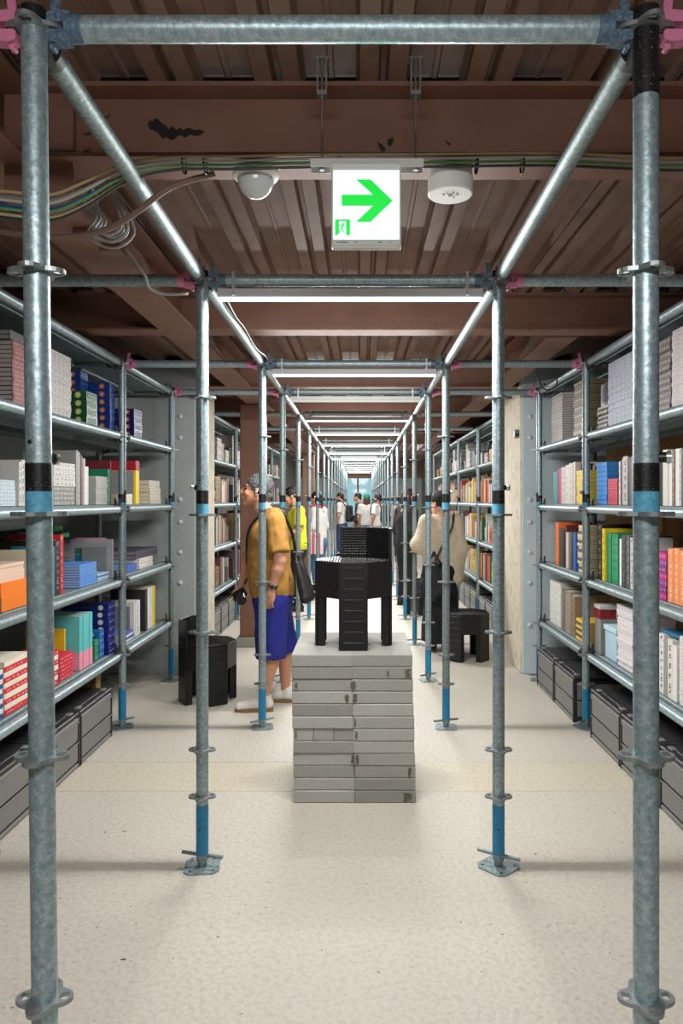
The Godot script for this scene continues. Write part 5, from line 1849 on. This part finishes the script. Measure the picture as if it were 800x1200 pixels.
# hand hanging down from the wrist: -y to the fingertips, +x thumb side, palm faces -z... curl bends the fingers towards +z
func hand_prims(curl: float, thumb := 1.0) -> Array:
	var out := [
		["e", Vector3(0, -0.045, 0.002), Vector3(0.04, 0.05, 0.0155)],
		["c", Vector3(0, 0.02, 0), Vector3(0, -0.03, 0), 0.026, 0.028],
		["c", Vector3(-0.026, -0.06, 0.002), Vector3(0.028, -0.066, 0.002), 0.012, 0.012],
	]
	var len := [0.066, 0.078, 0.074, 0.058]
	for i in 4:
		var x := 0.03 - 0.0195 * i
		var p := Vector3(x, -0.078 + absf(i - 1.2) * 0.003, 0.002)
		var ang := curl * (0.5 + 0.1 * i)
		var dir := Vector3(0.02 - 0.012 * i, -cos(ang), sin(ang)).normalized()
		for j in 3:
			var l: float = len[i] * [0.45, 0.31, 0.24][j]
			var e := p + dir * l
			out.append(["c", p, e, 0.0092 - 0.0008 * j, 0.0086 - 0.0009 * j])
			p = e
			ang += curl * 0.75
			dir = Vector3(dir.x, -cos(ang), sin(ang)).normalized()
	out.append(["c", Vector3(0.026 * thumb, -0.022, 0.008), Vector3(0.046 * thumb, -0.052, 0.018), 0.0125, 0.0105])
	out.append(["c", Vector3(0.046 * thumb, -0.052, 0.018), Vector3(0.05 * thumb, -0.08, 0.026), 0.01, 0.008])
	return out


func skin_mat(c: Color) -> StandardMaterial3D:
	var m := mat(c, 0.55)
	m.subsurf_scatter_enabled = true
	m.subsurf_scatter_strength = 0.08
	return m


func cloth_mat(c: Color, rough := 0.85) -> StandardMaterial3D:
	var m := tri_mat(null, rough, 0.0, 3.0, false)
	m.albedo_texture = cloth_tex
	m.albedo_color = c
	return m


var cloth_tex: NoiseTexture2D


# frame whose -y points from a to b and whose +z lies towards "fwd"
func limb_frame(a: Vector3, b: Vector3, fwd: Vector3, at: Vector3, thumb_axis := 1.0) -> Transform3D:
	var y := (a - b).normalized()
	var x := y.cross(fwd).normalized() * thumb_axis
	var z := x.cross(y)
	return Transform3D(Basis(x, y, z), at)


func person(called_label: String, at: Vector3, turn: float, s: Dictionary) -> Node3D:
	var t := thing("person", called_label, "person", at, "", Basis(Vector3.UP, turn))
	var hs: float = s.get("h", 1.66) / 1.66
	var cell: float = s.get("cell", 0.012)
	var fine: float = s.get("fine", 0.004)
	var V := func(x: float, y: float, z: float) -> Vector3: return Vector3(x, y, z) * hs
	var hb: Basis = s.get("head_turn", Basis.IDENTITY)
	var head := Transform3D(hb, s.get("head", V.call(0, 1.54, 0.04)))
	var sh: Array = s.get("shoulders", [V.call(-0.17, 1.34, -0.02), V.call(0.17, 1.34, -0.02)])
	var el: Array = s.get("elbows", [V.call(-0.22, 1.07, -0.03), V.call(0.22, 1.07, -0.03)])
	var wr: Array = s.get("wrists", [V.call(-0.2, 0.86, 0.06), V.call(0.2, 0.86, 0.06)])
	var kn: Array = s.get("knees", [V.call(-0.1, 0.46, 0.01), V.call(0.1, 0.46, 0.01)])
	var an: Array = s.get("ankles", [V.call(-0.1, 0.085, -0.03), V.call(0.1, 0.085, -0.03)])
	var hip: Vector3 = s.get("hip", V.call(0, 0.86, -0.02))
	var chest: Vector3 = s.get("chest", V.call(0, 1.2, -0.01))
	var curl: Array = s.get("curl", [0.55, 0.55])
	# --- skin: one mesh; coarse limbs, finer head and hands appended
	var body := MB.new()
	var prims := [["c", chest + Vector3(0, 0.1, 0), hip, 0.1, 0.1], ["c", chest + Vector3(0, 0.12, -0.02), head * Vector3(0, -0.06, -0.025), 0.058, 0.05]]
	for i in 2:
		prims.append(["c", sh[i], el[i], 0.046 * hs, 0.039 * hs])
		var fm: Vector3 = (el[i] as Vector3).lerp(wr[i], 0.3)
		prims.append(["c", el[i], fm, 0.039 * hs, 0.04 * hs])
		prims.append(["c", fm, wr[i], 0.04 * hs, 0.026 * hs])
		var hp: Vector3 = hip + Vector3((-0.09 if i == 0 else 0.09), -0.05, 0)
		prims.append(["c", hp, kn[i], 0.08, 0.054 * hs])
		var cf: Vector3 = (kn[i] as Vector3).lerp(an[i], 0.3) + Vector3(0, 0, -0.014)
		prims.append(["c", kn[i], cf, 0.05 * hs, 0.054 * hs])
		prims.append(["c", cf, an[i], 0.054 * hs, 0.034 * hs])
	blob(body, prims, cell, 0.03)
	blob(body, moved(head_prims(), head) + [["c", head * Vector3(0, -0.05, -0.03), head * Vector3(0, -0.12, -0.05), 0.05, 0.052]], fine, 0.014)
	for i in 2:
		var fw: Vector3 = s.get("palm", [Vector3(0.3 if i == 0 else -0.3, 0, 1), Vector3(0.3 if i == 0 else -0.3, 0, 1)])[i]
		var fr := limb_frame(el[i], wr[i], fw, wr[i])
		# thumbs point forwards
		blob(body, moved(hand_prims(curl[i], 1.0), Transform3D(Basis(fr.basis.z * (1.0 if i == 1 else 1.0), fr.basis.y, -fr.basis.x * (1.0 if i == 1 else 1.0)) if i == 1 else Basis(fr.basis.z, fr.basis.y, -fr.basis.x) * Basis.from_scale(Vector3(1, 1, -1)), fr.origin)), fine, 0.006)
	part("body", body.mesh(), skin_mat(s.get("skin", c8(196, 146, 118))), t)
	# --- eyes and brows
	if s.get("face", true):
		for q: float in [-1.0, 1.0]:
			var ey := MB.new()
			ey.lathe(Vector3.ZERO, [Vector2(0.0001, -0.012), Vector2(0.009, -0.008), Vector2(0.012, 0), Vector2(0.009, 0.008), Vector2(0.0001, 0.012)], 12)
			part("eye", ey.mesh(), mat(c8(52, 40, 36), 0.2), t, head * Vector3(q * 0.031, 0.004, 0.0705))
			var br := MB.new()
			br.sweep(PackedVector3Array([head * Vector3(q * 0.014, 0.029, 0.09), head * Vector3(q * 0.032, 0.034, 0.085), head * Vector3(q * 0.052, 0.027, 0.068)]), 0.0045, 6)
			part("brow", br.mesh(), mat(s.get("hair_color", c8(24, 22, 22)), 0.8), t)
	# --- hair
	if s.get("hair", "short") != "none":
		var hp2 := [["e", Vector3(0, 0.044, -0.02), Vector3(0.0815, 0.09, 0.0975)], ["c", Vector3(0, -0.02, -0.075), Vector3(0, -0.055, -0.07), 0.045, 0.03]]
		if s.get("hair") == "long":
			hp2 += [["c", Vector3(-0.045, -0.02, -0.05), Vector3(-0.05, -0.2, -0.06), 0.05, 0.035], ["c", Vector3(0.045, -0.02, -0.05), Vector3(0.05, -0.2, -0.06), 0.05, 0.035], ["c", Vector3(0, -0.02, -0.07), Vector3(0, -0.24, -0.08), 0.055, 0.04]]
		hp2 += [["s", Vector3(0, -0.035, 0.07), Vector3(0.075, 0.1, 0.075)], ["s", Vector3(0.085, -0.045, 0.0), Vector3(0.03, 0.05, 0.034)], ["s", Vector3(-0.085, -0.045, 0.0), Vector3(0.03, 0.05, 0.034)]]
		var hm: Material = s.get("hair_mat", mat(s.get("hair_color", c8(24, 22, 22)), 0.6))
		part("hair", blob_mesh(moved(hp2, head), fine * 1.25, 0.012, s.get("tousle", 0.004), 45.0), hm, t)
	if s.has("cap"):
		var cp := [["e", Vector3(0, 0.05, -0.016), Vector3(0.09, 0.09, 0.105)], ["p", Vector3(0, 0.03, 0), Vector3(0, -1, 0.1)]]
		var cpo := part("cap", blob_mesh(moved(cp, head), fine * 1.25, 0.01), cloth_mat(s.cap), t)
		part("brim", blob_mesh(moved([["e", Vector3(0, 0.036, 0.115), Vector3(0.075, 0.009, 0.065)]], head), fine * 1.25, 0.01), cloth_mat(s.cap), cpo)
	# --- clothes
	var w: float = s.get("wide", 1.0)
	if s.has("shirt_prims"):
		part("shirt", blob_mesh(s.shirt_prims, s.get("cloth_cell", cell), 0.06, s.get("fold", 0.008), s.get("fold_freq", 7.0)), cloth_mat(s.shirt), t)
	else:
		var hem: float = s.get("hem", 0.78) * hs
		var sp := [["e", chest, Vector3(0.17 * w, 0.19, 0.115 * w)], ["e", chest.lerp(hip, 0.55), Vector3(0.158 * w, 0.2, 0.115 * w)], ["e", hip + Vector3(0, 0.02, 0), Vector3(0.165 * w, 0.15, 0.125 * w)], ["c", sh[0], sh[1], 0.056, 0.056]]
		var sl: float = s.get("sleeve", 0.75)
		for i in 2:
			if sl <= 1.0:
				sp.append(["k", sh[i], (sh[i] as Vector3).lerp(el[i], sl), 0.062 * w, 0.068 * w])
			else:
				sp.append(["c", sh[i], el[i], 0.062 * w, 0.058 * w])
				sp.append(["k", el[i], (el[i] as Vector3).lerp(wr[i], sl - 1.0), 0.058 * w, 0.05 * w])
		sp.append(["p", Vector3(0, hem, 0), Vector3(0, -1, 0)])
		part("shirt", blob_mesh(sp, cell, 0.05, 0.006, 8.0), cloth_mat(s.shirt), t)
	if s.has("skirt"):
		var kp := [["e", hip, Vector3(0.16, 0.14, 0.13)], ["k", hip + Vector3(0, -0.05, 0), Vector3(0, 0.1, 0), 0.15, 0.2]]
		part("skirt", blob_mesh(kp, cell, 0.05, 0.012, 7.0), cloth_mat(s.skirt), t)
	else:
		var pp := [["e", hip + Vector3(0, -0.04, 0), Vector3(0.165, 0.15, 0.14) * s.get("pants_wide", 1.0)]]
		var leg: float = s.get("leg", 1.9)
		var r1: float = s.get("leg_r", 0.075)
		for i in 2:
			var hp: Vector3 = hip + Vector3((-0.085 if i == 0 else 0.085), -0.1, 0)
			if leg <= 1.2:
				pp.append(["k", hp, (kn[i] as Vector3) + ((kn[i] as Vector3) - hp).normalized() * (leg - 1.0) * 0.5, 0.11 * s.get("pants_wide", 1.0), r1])
			else:
				pp.append(["c", hp, kn[i], 0.1, r1])
				pp.append(["k", kn[i], (kn[i] as Vector3).lerp(an[i], leg - 1.0), r1, r1 * 0.85])
		part("trousers" if leg > 1.2 else "shorts", blob_mesh(pp, cell, 0.04, 0.006, 8.0), cloth_mat(s.pants), t)
	# --- shoes
	for i in 2:
		var a: Vector3 = an[i]
		var to: Basis = Basis(Vector3.UP, s.get("toe", [0.12, -0.12])[i])
		var o := Transform3D(to, Vector3(a.x, 0, a.z))
		var sp2 := [["c", Vector3(0, 0.05, -0.03), Vector3(0, 0.055, 0.06), 0.038, 0.04], ["c", Vector3(0, 0.05, 0.06), Vector3(0.006, 0.034, 0.165), 0.042, 0.034], ["c", Vector3(0, 0.05, -0.02), Vector3(0, 0.085, -0.015), 0.038, 0.04], ["p", Vector3(0, 0.022, 0), Vector3(0, -1, 0)]]
		var shoe := part("shoe", blob_mesh(moved(sp2, o), maxf(fine * 1.5, 0.005), 0.02), mat(s.get("shoe", c8(30, 30, 32)), 0.6), t)
		var so := MB.new()
		var po := PackedVector2Array()
		for q: Array in [[-0.03, -0.066], [0.03, -0.066], [0.042, -0.02], [0.046, 0.08], [0.044, 0.15], [0.028, 0.192], [0.0, 0.204], [-0.026, 0.192], [-0.04, 0.15], [-0.043, 0.08], [-0.04, -0.02]]:
			po.append(Vector2(q[0], -q[1]))
		so.prism(po, 0.0, 0.024, o * Transform3D(Basis(Vector3.RIGHT, -PI / 2), Vector3.ZERO))
		if s.get("laces", false):
			for q in 4:
				var lz := MB.new()
				lz.sweep(PackedVector3Array([o * Vector3(-0.022, 0.088 - 0.006 * q, 0.045 + 0.018 * q), o * Vector3(0.0, 0.098 - 0.008 * q, 0.05 + 0.018 * q), o * Vector3(0.024, 0.088 - 0.006 * q, 0.055 + 0.018 * q)]), 0.0035, 6)
				part("lace", lz.mesh(), M.white, shoe)
		part("sole", so.mesh(), mat(s.get("sole", c8(60, 50, 40)), 0.7), shoe)
	return t


func strap(t: Node3D, called: String, pts: Array, r: float, m: Material) -> void:
	var b := MB.new()
	b.sweep(curve_points(pts, 0.02), r, 8)
	part(called, b.mesh(), m, t)


func build_people() -> void:
	cloth_tex = noise_tex([Color(0.86, 0.86, 0.86), Color(1, 1, 1), Color(0.93, 0.93, 0.93)], 0.03, 256, 4, 91)
	# --- man in a mustard T-shirt, facing the left shelf and looking up
	var hair := tri_mat(noise_tex([c8(34, 34, 36), c8(84, 84, 86), c8(140, 140, 142), c8(52, 52, 54), c8(150, 150, 152)], 0.05, 256, 4, 92, [0.15, 0.4, 0.5, 0.6, 0.85]), 0.6, 0.0, 6.0, false)
	hair.uv1_scale = Vector3(9, 3, 5)
	var sh := [Vector3(-0.175, 1.33, -0.01), Vector3(0.175, 1.335, -0.07)]
	var el := [Vector3(-0.215, 1.07, 0.17), Vector3(0.235, 1.07, -0.11)]
	var wr := [Vector3(-0.2, 0.835, 0.23), Vector3(0.235, 0.862, -0.05)]
	var shirt := [
		["e", Vector3(0, 1.2, -0.005), Vector3(0.185, 0.19, 0.145)],
		["e", Vector3(0, 1.02, 0.0), Vector3(0.18, 0.22, 0.155)],
		["e", Vector3(0, 0.86, -0.025), Vector3(0.182, 0.17, 0.16)],
		["c", Vector3(-0.15, 1.34, -0.015), Vector3(0.15, 1.345, -0.06), 0.058, 0.058],
		["c", Vector3(0, 1.36, -0.03), Vector3(0, 1.39, -0.005), 0.08, 0.068],
		["k", sh[0], (sh[0] as Vector3).lerp(el[0], 0.78), 0.066, 0.078],
		["k", sh[1], (sh[1] as Vector3).lerp(el[1], 0.8), 0.068, 0.078],
		["p", Vector3(0, 0.755, 0), Vector3(0, -1, 0)],
		["s", Vector3(0, 1.45, 0.02), Vector3(0.066, 0.075, 0.078)],
	]
	var man := person("man in mustard T-shirt and blue shorts looking up at the left shelf", P(-0.66, 0, 5.22), -PI / 2, {
		"head": Vector3(0, 1.548, 0.088), "head_turn": Basis(Vector3.RIGHT, -0.16) * Basis(Vector3.UP, 0.1),
		"shoulders": sh, "elbows": el, "wrists": wr, "knees": [Vector3(-0.11, 0.45, -0.085), Vector3(0.1, 0.45, -0.03)], "ankles": [Vector3(-0.125, 0.09, -0.11), Vector3(0.105, 0.09, 0.02)],
		"hip": Vector3(0, 0.83, -0.03), "chest": Vector3(0, 1.2, -0.01), "curl": [1.0, 0.6], "toe": [-0.1, 0.12], "hair_mat": hair, "tousle": 0.007, "hair_color": c8(70, 70, 72),
		"skin": c8(206, 148, 118), "shirt": c8(176, 128, 58), "shirt_prims": shirt, "pants": c8(26, 34, 128), "leg": 1.16, "leg_r": 0.108, "pants_wide": 1.06, "shoe": c8(222, 218, 210), "sole": c8(130, 104, 72), "laces": true, "cell": 0.01, "fine": 0.0033, "cloth_cell": 0.011, "fold": 0.011,
	})
	# watch
	var wt := MB.new()
	var wd := ((wr[1] as Vector3) - (el[1] as Vector3)).normalized()
	var wc: Vector3 = (wr[1] as Vector3) - wd * 0.03
	wt.tube(wc - wd * 0.011, wc + wd * 0.011, 0.0325, 0.031, 20)
	var wo := part("watch", wt.mesh(), M.black, man)
	var wf := MB.new()
	wf.tube(wc + Vector3(0.026, 0, 0.0), wc + Vector3(0.039, 0, 0.0), 0.02, 0.018, 18)
	part("watch_face", wf.mesh(), M.steel, wo)
	var wg := MB.new()
	wg.tube(wc + Vector3(0.038, 0, 0.0), wc + Vector3(0.04, 0, 0.0), 0.014, 0.014, 16)
	part("dial", wg.mesh(), M.black, wo)
	strap(man, "camera_strap", [Vector3(0.055, 1.40, -0.06), Vector3(0.075, 1.395, 0.0), Vector3(0.08, 1.345, 0.085), Vector3(0.045, 1.24, 0.145), Vector3(-0.03, 1.08, 0.162), Vector3(-0.1, 0.93, 0.165), Vector3(-0.115, 0.868, 0.19)], 0.008, M.black)
	strap(man, "bag_strap", [Vector3(0.06, 1.405, -0.075), Vector3(0.07, 1.39, -0.11), Vector3(0.03, 1.25, -0.172), Vector3(-0.02, 1.12, -0.19)], 0.012, M.black)
	var cam := thing("photo_camera", "black camera in the hand of the man in mustard", "camera", P(-0.66, 0, 5.22), "", Basis(Vector3.UP, -PI / 2))
	var cm := MB.new()
	cm.cbox(Vector3(-0.128, 0.79, 0.225), Vector3(0.06, 0.075, 0.1), 0.01, Basis(Vector3.RIGHT, 0.5))
	part("camera_body", cm.mesh(), M.plastic, cam)
	var cl := MB.new()
	cl.tube(Vector3(-0.11, 0.785, 0.215), Vector3(-0.04, 0.755, 0.2), 0.034, 0.036, 24)
	part("lens", cl.mesh(), M.plastic, cam)
	var bag := thing("shoulder_bag", "black shoulder bag hanging behind the man in mustard", "bag", P(-0.66, 0, 5.22), "", Basis(Vector3.UP, -PI / 2))
	part("pouch", blob_mesh([["c", Vector3(-0.12, 1.04, -0.215), Vector3(-0.14, 0.8, -0.275), 0.022, 0.045], ["c", Vector3(0.0, 1.08, -0.225), Vector3(0.0, 0.8, -0.285), 0.022, 0.05], ["c", Vector3(0.1, 1.04, -0.215), Vector3(0.13, 0.8, -0.275), 0.022, 0.045]], 0.012, 0.06, 0.008, 9.0), cloth_mat(c8(26, 26, 28), 0.6), bag)
	part("flap", blob_mesh([["e", Vector3(0, 1.0, -0.245), Vector3(0.13, 0.07, 0.018), Basis(Vector3.RIGHT, 0.26)]], 0.012, 0.02), cloth_mat(c8(22, 22, 24), 0.6), bag)
	# --- person in a loose beige top, seen from behind
	var bs := [Vector3(-0.15, 1.275, -0.01), Vector3(0.15, 1.275, -0.01)]
	var be := [Vector3(-0.195, 1.0, -0.01), Vector3(0.225, 1.04, 0.0)]
	var bw := [Vector3(-0.18, 0.8, 0.1), Vector3(0.15, 1.0, 0.2)]
	var bp := [
		["e", Vector3(0, 1.13, 0), Vector3(0.17, 0.2, 0.125)], ["c", Vector3(-0.06, 1.1, 0), Vector3(-0.08, 0.72, 0), 0.13, 0.14], ["c", Vector3(0.06, 1.1, 0), Vector3(0.05, 0.8, 0), 0.13, 0.135], ["c", bs[0], bs[1], 0.055, 0.055],
		["c", bs[0], be[0], 0.062, 0.068], ["k", be[0], Vector3(-0.185, 0.74, 0.03), 0.068, 0.05],
		["c", bs[1], be[1], 0.062, 0.072], ["k", be[1], bw[1], 0.07, 0.05], ["p", Vector3(0, 0.68, 0), Vector3(0.3, -1, 0)],
	]
	var wom := person("person in a loose beige top and black cap, back turned, by the right shelf", P(0.80, 0, 7.2), PI + 0.12, {
		"h": 1.55, "head": Vector3(0.01, 1.445, 0.02), "head_turn": Basis(Vector3.UP, 0.55), "shoulders": bs, "elbows": be, "wrists": bw,
		"shirt": c8(206, 192, 170), "shirt_prims": bp, "fold": 0.008, "fold_freq": 5.0, "skirt": c8(20, 20, 24), "cap": c8(20, 20, 22), "hair_color": c8(26, 22, 20), "skin": c8(206, 158, 130), "cell": 0.013, "fine": 0.005, "pants": c8(20, 20, 24),
	})
	strap(wom, "bag_strap", [Vector3(-0.12, 1.33, 0.04), Vector3(-0.11, 1.335, -0.07), Vector3(-0.06, 1.2, -0.165), Vector3(0.05, 1.0, -0.185), Vector3(0.12, 0.86, -0.2)], 0.012, M.black)
	var tb := thing("tote_bag", "large dark navy tote bag at the side of the person in beige", "bag", P(0.80, 0, 7.2), "", Basis(Vector3.UP, PI + 0.12))
	part("pouch", blob_mesh([["c", Vector3(0.02, 0.84, -0.255), Vector3(0.0, 0.62, -0.275), 0.03, 0.05], ["c", Vector3(0.12, 0.88, -0.25), Vector3(0.12, 0.58, -0.27), 0.03, 0.06], ["c", Vector3(0.2, 0.86, -0.23), Vector3(0.24, 0.6, -0.25), 0.03, 0.05]], 0.014, 0.06, 0.012, 8.0), cloth_mat(c8(30, 30, 40), 0.7), tb)
	part("handle_loop", blob_mesh([["c", Vector3(0.06, 0.88, -0.245), Vector3(0.12, 0.98, -0.215), 0.012, 0.012], ["c", Vector3(0.18, 0.88, -0.235), Vector3(0.12, 0.98, -0.215), 0.012, 0.012]], 0.01, 0.02), cloth_mat(c8(30, 30, 40), 0.7), tb)
	# --- farther people
	person("person in a bright yellow shirt bending towards the far left shelf", P(-0.87, 0, 9.75), -PI / 2 + 0.25, {
		"h": 1.66, "head": Vector3(0, 1.53, 0.07), "head_turn": Basis(Vector3.RIGHT, 0.2), "shirt": c8(222, 222, 50), "pants": c8(28, 24, 28), "hair_color": c8(20, 18, 18), "cell": 0.016, "fine": 0.006, "wide": 1.15,
		"elbows": [Vector3(-0.22, 1.08, 0.06), Vector3(0.23, 1.08, 0.0)], "wrists": [Vector3(-0.15, 1.0, 0.27), Vector3(0.16, 0.98, 0.24)],
	})
	var rw := person("person in a white top and jeans behind the left posts, striped bag", P(-0.70, 0, 12.0), -PI / 2 - 0.4, {
		"h": 1.62, "shirt": c8(214, 212, 208), "pants": c8(84, 116, 156), "hair_color": c8(24, 20, 20), "hair": "long", "cell": 0.018, "fine": 0.007, "sleeve": 1.5,
	})
	part("scarf", blob_mesh([["e", Vector3(0, 1.36, 0.03), Vector3(0.12, 0.1, 0.11)]], 0.015, 0.02, 0.01), cloth_mat(c8(220, 74, 60)), rw)
	var sb := thing("striped_bag", "pink and white striped bag carried behind the left posts", "bag", P(-0.73, 0.62, 11.6))
	for k in 6:
		part("stripe", cbox_mesh(Vector3(0.045, 0.34, 0.08), 0.008, Vector3(-0.112 + 0.045 * k, 0.17, 0)), cloth_mat(c8(214, 90, 120) if k % 2 == 0 else c8(226, 222, 220)), sb)
	strap(sb, "handle", [Vector3(-0.06, 0.33, 0), Vector3(-0.05, 0.5, 0), Vector3(0.05, 0.5, 0), Vector3(0.06, 0.33, 0)], 0.008, M.white)
	person("person in black standing among the right posts", P(0.66, 0, 10.2), PI / 2 + 0.5, {
		"h": 1.64, "shirt": c8(24, 23, 24), "pants": c8(20, 20, 22), "hair_color": c8(60, 36, 26), "hair": "long", "sleeve": 1.9, "wide": 1.15, "skin": c8(190, 128, 100), "cell": 0.016, "fine": 0.006, "hem": 0.62,
	})
	person("person in pale pink behind the right posts", P(0.98, 0, 17.5), PI, {"h": 1.58, "shirt": c8(220, 196, 196), "pants": c8(40, 40, 46), "hair_color": c8(40, 28, 24), "cell": 0.022, "fine": 0.008})
	var bk := person("person in white with a black backpack, far down the aisle", P(-0.5, 0, 19.0), -PI * 0.62, {"h": 1.68, "shirt": c8(214, 214, 212), "pants": c8(54, 74, 110), "hair_color": c8(40, 26, 30), "cell": 0.022, "fine": 0.008})
	backpack("black backpack on the person in white far left", bk)
	person("person in a dark jacket in the far group", P(-0.04, 0, 19.4), -PI / 2 - 0.3, {"h": 1.68, "shirt": c8(60, 60, 64), "pants": c8(104, 110, 70), "hair_color": c8(40, 34, 30), "sleeve": 1.9, "cell": 0.022, "fine": 0.008})
	person("person in a green cap and pale grey top in the far group", P(0.17, 0, 18.9), PI, {"h": 1.63, "shirt": c8(192, 192, 188), "pants": c8(52, 70, 100), "hair_color": c8(76, 40, 34), "hair": "long", "cap": c8(26, 128, 86), "cell": 0.022, "fine": 0.008, "wide": 1.1})
	var wt2 := person("person in a white T-shirt at the right of the far group", P(0.47, 0, 18.6), -PI * 0.75, {"h": 1.64, "shirt": c8(232, 232, 230), "pants": c8(34, 40, 56), "hair_color": c8(28, 24, 24), "cell": 0.022, "fine": 0.008, "wide": 1.15})
	backpack("dark backpack on the person at the right of the far group", wt2)


func backpack(label: String, who: Node3D) -> void:
	var t := thing("backpack", label, "backpack", who.position, "", who.basis)
	part("pack", blob_mesh([["c", Vector3(-0.08, 1.3, -0.23), Vector3(-0.09, 0.98, -0.24), 0.06, 0.07], ["c", Vector3(0.08, 1.3, -0.23), Vector3(0.09, 0.98, -0.24), 0.06, 0.075]], 0.02, 0.06), cloth_mat(c8(26, 26, 30), 0.7), t)
	part("pocket", blob_mesh([["c", Vector3(-0.06, 1.05, -0.31), Vector3(0.06, 1.05, -0.31), 0.05, 0.05]], 0.02, 0.03), cloth_mat(c8(22, 22, 26), 0.7), t)
	for q: float in [-1.0, 1.0]:
		strap(t, "shoulder_strap", [Vector3(q * 0.09, 1.3, -0.18), Vector3(q * 0.11, 1.46, -0.07), Vector3(q * 0.11, 1.45, 0.06), Vector3(q * 0.12, 1.32, 0.155), Vector3(q * 0.12, 1.12, 0.165)], 0.014, M.black)
